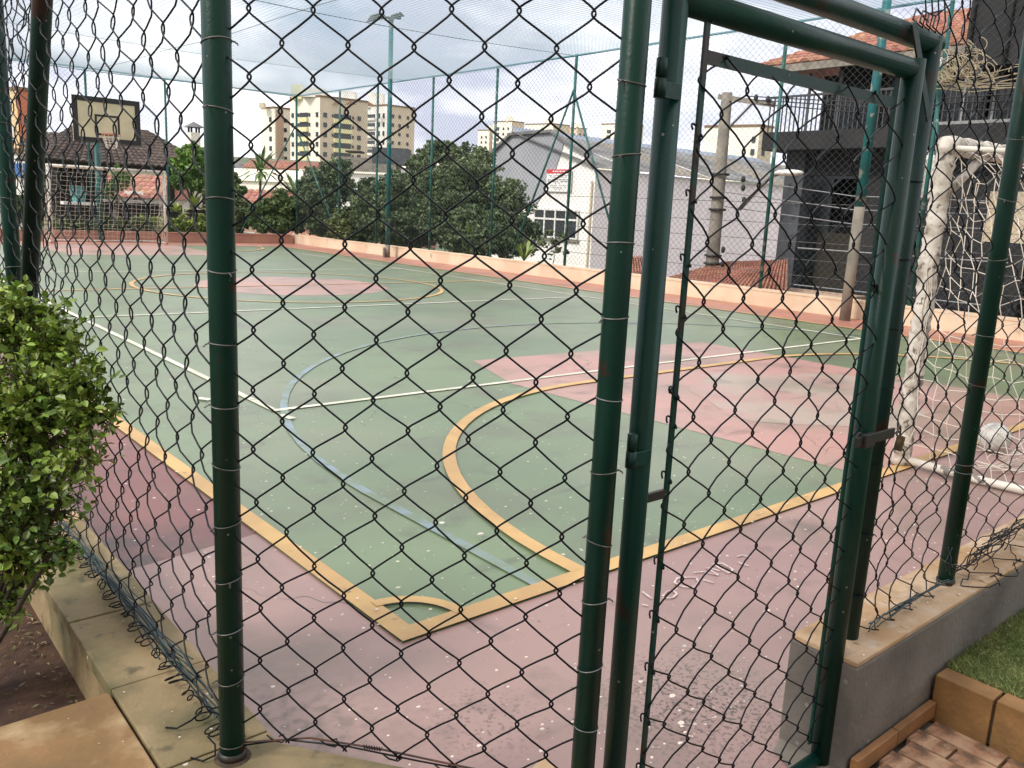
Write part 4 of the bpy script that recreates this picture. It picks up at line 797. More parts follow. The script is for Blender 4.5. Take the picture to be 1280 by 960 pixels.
# gazebo with hipped tiled roof
gz = thing('gazebo', 'open gazebo with dark brown hipped tile roof behind the far goal', 'gazebo', (*at(140, 250, 34)[:2], 0))
gc = np.array(at(148, 240, 35)); gw, gd = 3.25, 2.4; gx = np.array([1., 0, 0]); ze, zr = 2.5, 3.95
ctr = np.array([gc[0], gc[1], 0])
E = [ctr+np.array([sx*gw, sy*gd, ze]) for sx, sy in ((-1, -1), (1, -1), (1, 1), (-1, 1))]; Rg = [ctr+np.array([-1.5, 0, zr]), ctr+np.array([1.3, 0, zr])]
rf_ = MB().add(E+Rg, [(0, 1, 5, 4), (2, 3, 4, 5), (1, 2, 5), (3, 0, 4)]).build('roof', M_tiled, gz)
def tiles(a, b, c, d, nc, nr_, r, m, parent, wave=.0):
    """rounded tile courses on the face a-b (eave) to d-c (ridge)"""
    a, b, c, d = [np.array(q, float) for q in (a, b, c, d)]; nrm = np.cross(b-a, d-a); nrm /= np.linalg.norm(nrm)
    if nrm[2] < 0: nrm = -nrm
    mb = MB()
    for j in range(nr_):
        t0, t1 = j/nr_, (j+1.08)/nr_
        for i in range(nc):
            s = (i+.5)/nc
            lo = (a*(1-t0)+d*t0)*(1-s)+(b*(1-t0)+c*t0)*s; hi_ = (a*(1-min(t1, 1))+d*min(t1, 1))*(1-s)+(b*(1-min(t1, 1))+c*min(t1, 1))*s
            w0 = np.linalg.norm(b-a)*(1-t0)+np.linalg.norm(c-d)*t0; sd_v = (b-a)/np.linalg.norm(b-a)*w0/nc*.46
            h0 = nrm*r; lft = -sd_v
            P = [lo+lft+nrm*.02, lo+h0+lft*.4+nrm*.03, lo+h0-lft*.4+nrm*.03, lo-lft+nrm*.02, hi_+lft, hi_+h0+lft*.4, hi_+h0-lft*.4, hi_-lft]
            mb.add(P, [(0, 1, 5, 4), (1, 2, 6, 5), (2, 3, 7, 6), (0, 3, 2, 1)])
    o = mb.build('tile_courses', m, parent, kind='stuff'); return o
tiles(E[0], E[1], Rg[1], Rg[0], 26, 12, .05, M_tiled, rf_); tiles(E[1], E[2], Rg[1], Rg[1]+np.array([0, .01, 0]), 20, 12, .05, M_tiled, rf_); tiles(E[3], E[0], Rg[0], Rg[0]+np.array([0, -.01, 0]), 20, 12, .05, M_tiled, rf_)
MB().tube(Rg, .08, 8).build('ridge_tiles', M_tiled, gz)
for sx in (-.88, .88):
    for sy in (-.85, .85): MB().box((ctr[0]+sx*gw, ctr[1]+sy*gd, ze/2), (.2, .2, ze-.05)).build('pillar', M_brownp, gz)
MB().box((ctr[0], ctr[1]-gd*.85, ze-.12), (2*gw*.9, .14, .2)).build('beam', M_brownp, gz)
MB().box((ctr[0]-1.4, ctr[1]+1.2, 1.2), (2.6, .2, 2.4)).build('back_wall', M_dark, gz)
MB().box((ctr[0]+1.0, ctr[1]+.3, .5), (3.2, .6, 1.0)).build('counter', M_dark, gz)
MB().box((ctr[0]+1.0, ctr[1]+.3, 1.08), (3.3, .75, .12)).build('counter_top', M_white, gz)
tb_ = at(98, 242, 33); tn = thing('water_tub', 'small teal tub seen through the far goal net', 'tub', (tb_[0], tb_[1], 1.2)); a = np.linspace(0, 1, 2)
MB().tube([(tb_[0], tb_[1], 1.0), (tb_[0], tb_[1], 1.6)], .22, 12, r2=.33).build('tub_body', M_tank, tn)
MB().box((tb_[0], tb_[1], .94), (1.2, .5, .12)).build('tub_shelf', M_white, tn)
ch = thing('chimney', 'cream chimney with dark pyramid cap behind the bright green tree', 'chimney', (*at(243, 200, 38)[:2], 0)); cc_ = at(243, 185, 38)
MB().box((cc_[0], cc_[1], 2.1), (.42, .42, 4.2)).build('shaft', M_cream, ch)
for sx in (-1, 1):
    for sy in (-1, 1): MB().box((cc_[0]+.17*sx, cc_[1]+.17*sy, 4.3), (.07, .07, .25)).build('cap_leg', M_brownp, ch)
MB().add([(cc_[0]-.38, cc_[1]-.38, 4.42), (cc_[0]+.38, cc_[1]-.38, 4.42), (cc_[0]+.38, cc_[1]+.38, 4.42), (cc_[0]-.38, cc_[1]+.38, 4.42), (cc_[0], cc_[1], 4.68)], [(0, 1, 4), (1, 2, 4), (2, 3, 4), (3, 0, 4), (3, 2, 1, 0)]).build('cap', M_fibre, ch)
# small houses with orange roofs behind
def house(label, c, wx, wy, z0, ze, zr, mw, mr, group='low houses with orange tiled roofs', yaw=0, win=True):
    h = thing('house', label, 'house', (c[0], c[1], z0), group); x, y = 0, 0
    cy, sy = math.cos(yaw), math.sin(yaw)
    def T(p): return (c[0]+p[0]*cy-p[1]*sy, c[1]+p[0]*sy+p[1]*cy, p[2])
    MB().add([T(p) for p in [(-wx, -wy, z0), (wx, -wy, z0), (wx, wy, z0), (-wx, wy, z0), (-wx, -wy, ze), (wx, -wy, ze), (wx, wy, ze), (-wx, wy, ze)]], [(0, 1, 5, 4), (1, 2, 6, 5), (2, 3, 7, 6), (3, 0, 4, 7)]).build('wall', mw, h)
    o = .35; a, b, c2_, d = [T(p) for p in ((-wx-o, -wy-o, ze-.1), (wx+o, -wy-o, ze-.1), (wx+o, 0, zr), (-wx-o, 0, zr))]; e_, f_ = T((wx+o, wy+o, ze-.1)), T((-wx-o, wy+o, ze-.1))
    r_ = MB().add([a, b, c2_, d, e_, f_], [(0, 1, 2, 3), (3, 2, 4, 5), (0, 3, 5), (1, 4, 2)]).build('roof', mr, h)
    tiles(a, b, c2_, d, int(wx*2/.28), max(4, int(wy/.35)), .05, mr, r_)
    if win:
        for s in (-.5, .5): 
            p = T((s*wx, -wy-.01, (z0+ze)/2+.4)); f = place('window', MB().box((0, 0, 0), (.9, .06, .9)).mesh('window', M_frame), h, p, yaw); place('pane', MB().box((0, -.02, 0), (.74, .06, .74)).mesh('pane', M_win), f, p, yaw)
    return h
yv = math.atan2(-FH[0], FH[1])
house('house with orange roof seen between gazebo pillars and far goal', at(172, 240, 42), 1.6, 2.2, 0, 1.3, 2.3, M_white, M_tileo, yaw=yv)
house('house with red orange roof behind the yuccas', at(352, 240, 48), 2.2, 3, -3, .6, 1.9, M_pinkr, M_tileo, yaw=yv)
house('house with orange roof low under the small dark tree', at(450, 262, 38), 2.5, 2, -3, -.3, .8, M_white, M_tileo, yaw=yv-.3)
house('house with brown red walls in front of the cream flats', at(358, 206, 120), 4.6, 4, 0, 5.6, 6.7, M_pinkr, M_tileo, yaw=yv)
house('white house gable peeping out left of the gazebo roof', at(78, 188, 60), 1.6, 2, 0, 4.3, 5.3, M_white, M_tiled, yaw=yv, group=None)
# wide pale flat roofed hall with two blue cars parked on it, before the flats
ph = thing('hall', 'long low white hall with pale flat roof below the flats', 'hall', (*at(465, 215, 90)[:2], -3.4)); c = at(462, 215, 90)
mx3 = np.array([RH, FH, [0, 0, 1]])
MB().box((c[0], c[1], .6), (12, 9, 7.4), mtx=mx3).build('wall', M_white, ph); MB().box((c[0], c[1], 4.42), (12.6, 9.6, .2), mtx=mx3).build('roof_slab', M_cream, ph)
c = at(462, 195, 130); cw = thing('shed', 'bare concrete shed with lean-to roof below the right hand flats', 'shed', (c[0], c[1], 0))
MB().box((c[0], c[1], 5.0), (9, 6, 6.2), mtx=mx3).build('wall', M_conc, cw); q = at(444, 190, 129)
MB().box((q[0], q[1], q[2]), (2.4, 3, .25), mtx=mx3).build('lean_to_roof', M_brownp, cw)
MB().box(at(490, 196, 129), (5.4, 4, 2.4), mtx=mx3).build('side_wall', M_dark2, cw)
def car(label, px, py, D, m):
    c = np.array(at(px, py, D)); t = thing('car', label, 'car', c, 'blue cars parked before the flats')
    pr = [(-2.1, 0), (-2.1, .55), (-1.2, .72), (-.7, 1.25), (.8, 1.25), (1.4, .75), (2.1, .6), (2.1, 0)]
    v = [c+RH*x+np.array([0, 0, z])+FH*s for s in (-.8, .8) for x, z in pr]; n = 8
    MB().add(v, [tuple(range(8)), tuple(range(15, 7, -1))]+[(i, n+i, n+(i+1) % n, (i+1) % n) for i in range(8)]).build('body', m, t)
    MB().quad(*[c+RH*x+np.array([0, 0, z])-FH*.82 for x, z in ((-1.0, .75), (1.2, .75), (.72, 1.17), (-.62, 1.17))]).build('side_window', M_win, t)
    for x in (-1.3, 1.3):
        a = np.linspace(0, 2*math.pi, 13)[:-1]; P = [c+RH*(x+.33*math.cos(t_))+np.array([0, 0, .33*math.sin(t_)])-FH*s for s in (.84, .6) for t_ in a]
        MB().add(P, [tuple(range(12))]+[(i, (i+1) % 12, 12+(i+1) % 12, 12+i) for i in range(12)]).build('wheel', M_black, t)
car('small blue car parked left of the concrete shed', 433, 203, 250, M_blue); car('small blue car parked right of the concrete shed', 496, 203.5, 250, M_blue)

# ================================================================== FLATS ON THE HILL
class Tower:
    """corner block: nearest vertical edge at pixel px, depth D; left face goes left and back, right face right and back"""
    def __init__(s, name, label, px, D, ytop, wl, wr, ml, mr, zb=6, group=None, ang=.62, cat='apartment block'):
        s.o = at(px, ytop, D); s.zt = s.o[2]; s.zb = zb; s.t = thing(name, label, cat, (s.o[0], s.o[1], zb), group)
        s.ld = -RH*math.cos(ang)+FH*math.sin(ang); s.rd = RH*math.cos(ang)+FH*math.sin(ang); s.wl, s.wr = wl, wr
        s.ln = -np.cross(s.ld, [0, 0, 1]); s.rn = np.cross(s.rd, [0, 0, 1])
        if s.ln @ FH > 0: s.ln = -s.ln
        if s.rn @ FH > 0: s.rn = -s.rn
        A = np.array([s.o[0], s.o[1], 0]); s.A = A; B = A+s.ld*wl; C = A+s.rd*wr; Dd = B+s.rd*wr
        z0, z1 = np.array([0, 0, zb]), np.array([0, 0, s.zt])
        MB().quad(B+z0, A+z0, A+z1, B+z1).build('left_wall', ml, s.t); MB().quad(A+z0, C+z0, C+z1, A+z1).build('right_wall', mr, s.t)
        MB().add([A+z1, C+z1, Dd+z1, B+z1, C+z0, Dd+z0, B+z0], [(0, 1, 2, 3), (4, 5, 2, 1), (5, 6, 3, 2)]).build('roof', mr, s.t); s.ms = {}
        for a, b in ((B, A), (A, C)): MB().bar(a+z1+(0, 0, .25), b+z1+(0, 0, .25), .5, .5).build('parapet', M_trim, s.t)
    def piece(s, name, side, u, zrel, w_, h_, m, dep=.3):
        d, n = (s.ld, s.ln) if side == 'l' else (s.rd, s.rn)
        k = (name, side, w_, h_, dep)
        if k not in s.ms: s.ms[k] = MB().box((0, 0, 0), (w_, dep, h_), mtx=np.array([d, n, [0, 0, 1]])).mesh(name, m)
        p = s.A+d*u+n*(dep*.5-.06)+np.array([0, 0, s.zt-zrel]); place(name, s.ms[k], s.t, p)
G2 = 'flats on the hill behind the court'
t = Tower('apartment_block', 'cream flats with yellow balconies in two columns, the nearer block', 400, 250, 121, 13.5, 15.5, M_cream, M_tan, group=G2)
for r_ in range(9):
    z = 5.0+2.84*r_
    for u in (1.2, 12.2): t.piece('window', 'l', u, z, .9, 1.3, M_win)
    t.piece('window', 'l', 4.6, z, .7, 1.0, M_win); t.piece('window', 'l', 9.6, z, .7, 1.0, M_win)
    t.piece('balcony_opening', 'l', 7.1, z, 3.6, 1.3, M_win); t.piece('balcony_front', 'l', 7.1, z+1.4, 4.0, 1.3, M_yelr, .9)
    for u in (1.6, 12.6): t.piece('window', 'r', u, z, 1.1, 1.3, M_win)
    t.piece('window', 'r', 4.0, z, .5, .8, M_win); t.piece('window', 'r', 10.6, z, .5, .8, M_win)
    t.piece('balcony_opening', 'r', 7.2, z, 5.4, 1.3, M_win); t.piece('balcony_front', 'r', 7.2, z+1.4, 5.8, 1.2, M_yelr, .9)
q = at(393, 117, 253); MB().box((q[0], q[1], t.zt+1.3), (7, 5, 2.6), mtx=mx3).build('roof_house', M_cream, t.t)
q = at(372, 112, 255); MB().box((q[0], q[1], t.zt+1.6), (3.2, 3, 4.2), mtx=mx3).build('roof_tank_tower', M_yelr, t.t)
q = at(430, 128, 255); MB().add([at(415, 131, 252), at(446, 131, 252), at(438, 126, 252), at(430, 131, 252), at(422, 125, 252)], [(0, 3, 4), (3, 1, 2)]).build('gable_trim', M_trim, t.t)
t = Tower('apartment_block', 'lower wing of the cream flats at left with one pinkish band', 343, 262, 135, 6.5, 8, M_cream, M_cream, group=G2)
for r_ in range(9):
    z = 3.4+2.9*r_; t.piece('window', 'l', 1.9, z, 1.0, 1.4, M_win); t.piece('window', 'r', 3.4, z, .9, 1.2, M_win); t.piece('window', 'r', 6.4, z, .9, 1.2, M_win)
t.piece('pink_band', 'r', 1.6, 17, 2.4, 33, M_pinkr, .2); q = at(328, 132, 262); MB().box(q, (1.6, 2, 1.6), mtx=mx3).build('chimney', M_tan, t.t)
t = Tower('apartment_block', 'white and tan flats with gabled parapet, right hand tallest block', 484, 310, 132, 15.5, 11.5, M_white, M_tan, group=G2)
for r_ in range(10):
    z = 3.5+3.15*r_
    for u in (1.6, 4.0, 12.6, 14.4): t.piece('window', 'l', u, z, .8, 1.7, M_win)
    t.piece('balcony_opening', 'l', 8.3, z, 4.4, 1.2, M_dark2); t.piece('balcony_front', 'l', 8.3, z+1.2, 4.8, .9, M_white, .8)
    for u in (2.4, 5.2, 8.6): t.piece('window', 'r', u, z, .9, 1.2, M_win)
MB().add([at(447, 133, 308), at(459, 126, 308), at(471, 133, 308)], [(0, 1, 2)]).build('gable', M_trim, t.t)
for px, w_ in ((436, 5.5), (470, 6)): q = at(px, 117, 316); MB().box((q[0], q[1], t.zt+2.2), (w_, 5, 5.4), mtx=mx3).build('roof_tower', M_white, t.t)
G3 = 'cream towers on the skyline behind the white gabled building'
for i, (px, D, yt, wl, wr, lab) in enumerate([(612, 520, 163, 9, 12, 'cream tower lowest and leftmost on the skyline above the dark tree'), (640, 500, 152, 14, 9, 'cream tower with boxy roof house just left of the grey gable'), (692, 480, 155, 20, 12, 'cream tower behind the peak of the grey gable'), (722, 560, 160, 8, 8, 'tan tower tucked behind its cream neighbour right of the gable'), (782, 480, 155, 16, 14, 'cream tower on the skyline partly hidden by the gate post')]):
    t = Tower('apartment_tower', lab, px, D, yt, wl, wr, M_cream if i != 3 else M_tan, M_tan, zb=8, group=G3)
    for r_ in range(5):
        z = 4+3.1*r_
        for u in (2.5, 6.0): t.piece('window', 'l', u, z, 1.1, 1.4, M_win)
        if wl > 12: t.piece('balcony_opening', 'l', 10.5, z, 2.6, 1.9, M_dark2)
        for u in (2.5, 6): t.piece('window', 'r', u, z, 1.1, 1.4, M_win)
    q = t.A+t.ld*wl*.3+t.rd*wr*.3; MB().box((q[0], q[1], t.zt+1.6), (5, 5, 3.2), mtx=mx3).build('roof_house', M_cream, t.t)
t = Tower('apartment_tower', 'cream tower between the concrete pole and the dark house', 950, 200, 158, 14, 5, M_cream, M_tan, zb=0, group=G3)
for r_ in range(5): t.piece('window', 'l', 1.2, 3+2.9*r_, .9, 1.4, M_win); t.piece('window', 'r', 2, 3+2.9*r_, .9, 1.4, M_win)
t = Tower('apartment_tower', 'narrow orange and cream tower at the far left edge', 20, 140, 112, 2.2, 1.8, mat('pale_peach_render', lin(232, 200, 150, .85), .8), mat('orange_render', lin(205, 120, 86, .85), .8), zb=0, cat='tower')
t = Tower('building', 'blue and white low building at the far left under the orange tower', 26, 80, 192, 3.4, 3, M_white, M_white, zb=-3, cat='building'); t.piece('blue_band', 'l', 1.2, 1.5, 2.4, 1.2, M_blue); t.piece('blue_band', 'r', 1.4, 1.5, 2.6, 1.2, M_blue)
# scattered houses filling the slope between the trees and the flats
q_ = random.Random(5)
for i, (px, py, D) in enumerate([(300, 212, 150), (318, 214, 170), (520, 208, 170), (540, 212, 200), (505, 200, 220), (330, 222, 110)]):
    c = at(px, py, D); s = 4.5+q_.random()*2
    house(['plain white house at the foot of the cream flats', 'white house tucked left of the flats', 'white house right of the shed on the slope', 'pale house at the right end of the slope', 'upper pale house right of the flats', 'white low house above the yuccas'][i], (c[0], c[1]), s, 4, 0, c[2]-.5, c[2]+1.0, [M_white, M_cream][i % 2], [M_fibre, M_tileo, M_cream][i % 3], group='houses on the slope', yaw=yv+q_.uniform(-.3, .3))

# ================================================================== WHITE GABLED BUILDING
O = np.array(at(742, 262, 40)); O[2] = 0
bA = np.array([0, 1., 0]); bB = np.array([1., 0, 0])
def gz_(px, py): return on(px, py, 0, O[0])      # on the gable wall plane
def lz_(px, py): return on(px, py, 1, O[1])      # on the long wall plane
wh = thing('warehouse', 'white gabled building with grey sheeted gable and fibre cement roof', 'building', (O[0], O[1], -3.5))
pts = [gz_(745, 210), gz_(735, 192), gz_(714, 181), gz_(692, 164), gz_(641, 168), gz_(617, 191)]; g0 = np.array(gz_(617, 191)); g0[2] = -3.5; gO = O.copy(); gO[2] = -3.5
zc = gz_(705, 235)[2]
MB().add([gO, *pts, g0], [tuple(range(8))]).build('gable_wall', M_wwall, wh)
# shadowed upper gable, its shade painted as a grey panel proud of the wall
gp = [gz_(706, 178), gz_(692, 164), gz_(641, 168), gz_(617, 191), gz_(620, 250), gz_(668, 262), gz_(694, 215)]
MB().add([np.array(p)-(.05, 0, 0) for p in gp]+[np.array(p)+(.0, 0, 0) for p in gp], [tuple(range(7))]+[(i, 7+i, 7+(i+1) % 7, (i+1) % 7) for i in range(7)]).build('gable_shade_panel', M_gable, wh)
tr = MB()
for a, b in zip(pts[:-1], pts[1:]): tr.bar(np.array(a)-(.08, 0, 0), np.array(b)-(.08, 0, 0), .3, .14)
tr.build('verge_trim', M_fibre, wh)
ze2 = pts[0][2]; xr = O[0]+26; zr2 = lz_(760, 168)[2]; O1 = lz_(755, 168)
MB().quad((O[0], O[1], -3.5), (xr, O[1], -3.5), (xr, O[1], ze2-.05), (O[0], O[1], ze2-.05)).build('long_wall', M_lilac, wh)
ea, eb = np.array((O[0]-.3, O[1]-.3, ze2)), np.array((xr, O[1]-.3, ze2)); dy = 6.0; zm = lz_(770, 187)[2]+.9; ra, rb = np.array((O[0]-.3, O[1]+dy, zm)), np.array((xr, O[1]+dy, zm))
def corrug(a, b, c, d, n, amp, m, parent, name='roof_sheet'):
    a, b, c, d = [np.array(q, float) for q in (a, b, c, d)]; s = np.linspace(0, 1, n*4+1); zz = amp*np.sin(s*n*2*math.pi); L0 = a+np.outer(s, b-a); L1 = d+np.outer(s, c-d); L0[:, 2] += zz; L1[:, 2] += zz; k = len(s)
    return MB().add(np.concatenate([L0, L1]), [(i, i+1, k+i+1, k+i) for i in range(k-1)]).build(name, m, parent, smooth=True)
for k in range(9):
    s0, s1 = k/9, (k+1)/9-.002; dz = np.array([0, 0, .03*(k % 2)])
    corrug(ea*(1-s0)+eb*s0+dz, ea*(1-s1)+eb*s1+dz, ra*(1-s1)+rb*s1+dz, ra*(1-s0)+rb*s0+dz, 16, .03, [M_fibre, M_conc][(k*2) % 3 == 1], wh)
# upper, bluish ridge volume behind
zu = zm-.2; u0 = np.array((O[0]+1.5, O[1]+dy, zu)); 
topz = on(752, 168, 1, O[1]+dy)[2]
MB().quad((O[0]+.6, O[1]+dy, zu), (xr, O[1]+dy, zu), (xr, O[1]+dy, topz-.7), (O[0]+.6, O[1]+dy, topz-.7)).build('clerestory', M_dark2, wh)
ua_, ub_ = np.array((O[0]+.2, O[1]+dy-.5, topz-1.1)), np.array((xr, O[1]+dy-.5, topz-1.1)); uc_, ud_ = np.array((xr, O[1]+dy+3, topz+.15)), np.array((O[0]+2.2, O[1]+dy+3, topz+.15))
corrug(ua_, ub_, uc_, ud_, 90, .03, M_fibre2, wh)
# window in the gable wall, frame and eight panes
wa, wb_ = gz_(670, 261), gz_(722, 299); yl, yr_ = wa[1], wb_[1]; zt_, zb_ = wa[2], wb_[2]; xw = O[0]-.04
wf = MB().box((xw, (yl+yr_)/2, (zt_+zb_)/2), (.06, abs(yl-yr_), zt_-zb_)).build('window', M_win, wh)
cm = M_frame; nC = 4
for i in range(nC+1): MB().box((xw-.04, yl+(yr_-yl)*i/nC, (zt_+zb_)/2), (.08, .09, zt_-zb_+.06)).build('mullion', cm, wf)
for s in (0, .66, 1): MB().box((xw-.045, (yl+yr_)/2, zb_+(zt_-zb_)*s), (.08, abs(yl-yr_)-.0, .09)).build('transom', cm, wf)
MB().box((xw-.03, (yl+yr_)/2, zb_-.1), (.16, abs(yl-yr_)+.3, .08)).build('sill', M_conc, wf)
MB().tube([(O[0]-.08, O[1]+.15, -3), (O[0]-.08, O[1]+.15, ze2-.6)], .05, 8).build('drain_pipe', M_tan, wh)
sg = thing('sign', 'white notice board with red header on the white gabled wall', 'sign', gz_(700, 225)); sa, sb = gz_(686, 212), gz_(715, 240); ys_, ye_ = sa[1], sb[1]; zs_, zn_ = sa[2], sb[2]
MB().box((O[0]-.10, (ys_+ye_)/2, (zs_+zn_)/2), (.04, abs(ys_-ye_), zs_-zn_)).build('board', M_sign, sg)
hh = (zs_-zn_); MB().box((O[0]-.125, (ys_+ye_)/2, zs_-hh*.09), (.02, abs(ys_-ye_), hh*.18)).build('header_band', M_signred, sg)
wlen = abs(ys_-ye_)
for r_, (zf, fr, th_) in enumerate([(.09, .5, .055), (.27, .85, .02), (.34, .7, .02), (.46, .9, .035), (.54, .9, .035), (.61, .3, .035), (.72, .7, .022), (.80, .6, .022), (.87, .35, .022)]):
    nn_ = max(3, int(fr*14)); mb = MB()
    for k in range(nn_):
        if random.random() < .12: continue
        yy = (ys_+ye_)/2+((k+.5)/nn_-.5)*wlen*fr; mb.box((O[0]-.138, yy, zs_-hh*zf), (.004, wlen*fr/nn_*.72, hh*th_))
    mb.build('print_line', M_sign if r_ == 0 else M_signtxt, sg, kind='stuff')

# unseen block added behind the viewer, which screens the near end of the court from half of the sky
bbk = thing('apartment_block', 'beige block added unseen behind the viewpoint to screen the near court from the sky', 'apartment block', tuple(-FH*16+RH*4))
mxb = np.array([RH, FH, [0, 0, 1]]); cbk = -FH*16+RH*4
MB().box((cbk[0], cbk[1], 11.0), (34, 14, 22.1), mtx=mxb).build('wall', M_cream, bbk)
mwb = MB().box((0, 0, 0), (1.6, .12, 1.4), mtx=mxb).mesh('window', M_win)
for i in range(9):
    for j in range(7): place('window', mwb, bbk, tuple(cbk+FH*7.03+RH*(-14.4+3.6*i)+np.array([0, 0, 2.0+2.9*j])))
# ================================================================== UTILITY POLE, LOW ORANGE ROOF
XP = 16.6
pb_, pt_ = on(890, 345, 0, XP), on(909, 116, 0, XP)
up_ = thing('utility_pole', 'weathered concrete utility pole with crossarm before the lilac wall', 'utility pole', (XP, pb_[1], -3.4))
MB().tube([(XP, pb_[1], -3.4), (XP, pt_[1], pt_[2])], .19, 10, r2=.12).build('shaft', M_conc, up_, smooth=True)
ca, cb = on(899, 121, 0, XP), on(968, 131, 0, XP); MB().bar(ca, cb, .1, .11).build('crossarm', M_conc, up_)
MB().tube([on(941, 129, 0, XP), on(911, 160, 0, XP)], .025, 6).build('strut', M_galv, up_)
for py in (218, 247, 262, 320, 330): p = on(900, py, 0, XP); a = np.linspace(0, 2*math.pi, 15); MB().tube(np.stack([XP+.18*np.cos(a), pb_[1]+(pt_[1]-pb_[1])*.5+.18*np.sin(a), np.full(15, p[2])], 1), .03, 6, caps=False).build('band', M_steel, up_)
for px, py in ((929, 224), (929, 235), (930, 250), (945, 122), (960, 124), (903, 330), (904, 312)): p = on(px, py, 0, XP-.1); MB().ellipsoid(p, (.05, .05, .075), 8, 6).build('insulator', M_blk, up_)
MB().tube([on(925, 262, 0, XP-.1), on(945, 240, 0, XP-.3), on(965, 220, 0, XP-.5), on(982, 216, 0, XP-.6)], .03, 6).build('lamp_arm', M_galv, up_, smooth=True)
p = on(986, 216, 0, XP-.6); MB().ellipsoid(p, (.12, .35, .07), 10, 6).build('lamp_head', M_white, up_, smooth=True)
ow = thing('overhead_cables', 'black overhead cables strung from the utility pole crossarm', 'cables', (XP, pt_[1], 4))
for k, (y0_, y1_) in enumerate([(120, 108), (124, 116), (128, 128), (222, 246), (240, 262), (258, 280)]):
    a = np.array(on(905 if k > 2 else 930, y0_, 0, XP)); b = np.array(on(1290, y1_+8, 0, 16.0)); c = np.array(on(640, y0_+(30 if k < 3 else -2), 0, XP)) if k > 2 else a
    mid = (a+b)/2-np.array([0, 0, .15]); MB().tube([a, mid, b], .011, 4).build('cable', M_blk if k < 3 else M_railw, ow)
lr = thing('house', 'low house with orange tiled roof just over the far side wall', 'house', (16.5, 10, -3.5))
r0, r1 = on(835, 350, 0, 14.6), on(985, 372, 0, 14.6); rt0, rt1 = on(905, 330, 0, 17.5), on(985, 327, 0, 17.5)
MB().box((16.4, (r0[1]+r1[1])/2, (r0[2]-3.6)/2), (3.2, abs(r0[1]-r1[1])-.3, r0[2]+3.3)).build('wall', M_pinkr, lr)
rr_ = MB().quad(r0, r1, rt1, rt0).build('roof', M_tileo, lr); tiles(r0, r1, rt1, rt0, 30, 12, .06, M_tileo, rr_)
lr2 = thing('house', 'sliver of red tiled roof left of the gate hinge post', 'house', (17, 13.4, -3.5)); r0, r1 = on(768, 342, 0, 14.8), on(812, 345, 0, 14.8); rt0, rt1 = on(772, 322, 0, 17), on(806, 322, 0, 17)
rr_ = MB().quad(r0, r1, rt1, rt0).build('roof', M_tileo, lr2); tiles(r0, r1, rt1, rt0, 12, 8, .06, M_tileo, rr_)
MB().box((16, (r0[1]+r1[1])/2, (r0[2]-3.6)/2), (2, abs(r0[1]-r1[1])-.3, r0[2]+3.3)).build('wall', M_pinkr, lr2)

# ================================================================== DARK HOUSE
XD = 19.0
def dp(px, py, x=XD): return np.array(on(px, py, 0, x))
dh = thing('house', 'charcoal two storey house with orange tiled roof and balcony at right', 'house', (XD, 9, -3.5))
yL = dp(983, 260)[1]; yR = -6.0; zs1, zs0 = dp(985, 168)[2], dp(985, 190)[2]; zeave = dp(1000, 88)[2]
yU = dp(996, 130)[1]
def wallx(name, y0, y1, z0, z1, m, x=XD, t=.3): return MB().box((x+t/2, (y0+y1)/2, (z0+z1)/2), (t, abs(y1-y0), abs(z1-z0))).build(name, m, dh)
wallx('upper_wall', yU, yR, zs1, zeave, M_dark, XD+1.1)
MB().box((XD+4, yL, -.0), (8, .3, 7)).build('side_wall', M_dark2, dh)
wallx('corner_pier', yL, dp(1001, 260)[1], -3.5, zs0, M_dark2, XD-.05, .5)
wallx('ground_wall', dp(1001, 260)[1], yR, zs0-.55, zs0-.002, M_dark, XD+.05)
wallx('ground_wall', dp(1068, 260)[1], yR, -3.5, zs0-.56, M_dark, XD+.06)
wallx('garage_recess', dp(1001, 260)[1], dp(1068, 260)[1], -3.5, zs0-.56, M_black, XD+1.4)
MB().box((XD+.9, (dp(1001, 260)[1]+dp(1068, 260)[1])/2, .2), (.1, abs(dp(1001, 260)[1]-dp(1068, 260)[1])-.1, 2.2)).build('brown_shutter', M_brownp, dh)
MB().box((XD+.35, (dp(970, 178)[1]+yR)/2, (zs1+zs0)/2), (1.9, abs(dp(970, 178)[1]-yR), zs1-zs0)).build('balcony_slab', M_dark, dh)
zrt = dp(1000, 124)[2]
rl = MB().box((XD-.5, (dp(978, 130)[1]+yR)/2, zrt), (.05, abs(dp(978, 130)[1]-yR), .05)).build('railing', M_rail, dh)
yy = dp(978, 130)[1]; me_b = MB().box((0, 0, 0), (.025, .025, zrt-zs1)).mesh('baluster', M_rail); k = 0
while yy > 2.5 and k < 110: place('baluster', me_b, rl, (XD-.5, yy, (zrt+zs1)/2)); yy -= .115; k += 1
MB().box((XD-.52, (dp(1135, 158)[1]+yR)/2, zs1+.04), (.06, abs(dp(1135, 158)[1]-yR), .06)).build('bottom_rail', M_railw, rl)
for px in (1023, 1061, 1215, 1253): y_ = dp(px, 140)[1]; MB().box((XD-.48, y_, (zs1+dp(px, 95)[2])/2), (.05, .05, dp(px, 95)[2]-zs1)).build('railing_post', M_railw if px > 1100 else M_rail, rl)
for px in (1040, 1105, 1180, 1250):
    y_ = dp(px, 120)[1]; f = MB().box((XD+1.07, y_, zs1+1.1), (.1, .95, 2.0)).build('window', M_rail, dh); MB().box((XD+1.02, y_, zs1+1.1), (.04, .8, 1.85)).build('pane', M_win, f)
ra0, ra1 = np.array([XD-.9, dp(982, 85)[1]+.3, zeave]), np.array([XD-.9, yR, zeave]); rb0, rb1 = np.array([XD+4.5, dp(1040, 50)[1]+.2, zeave+1.9]), np.array([XD+4.5, yR, zeave+1.9])
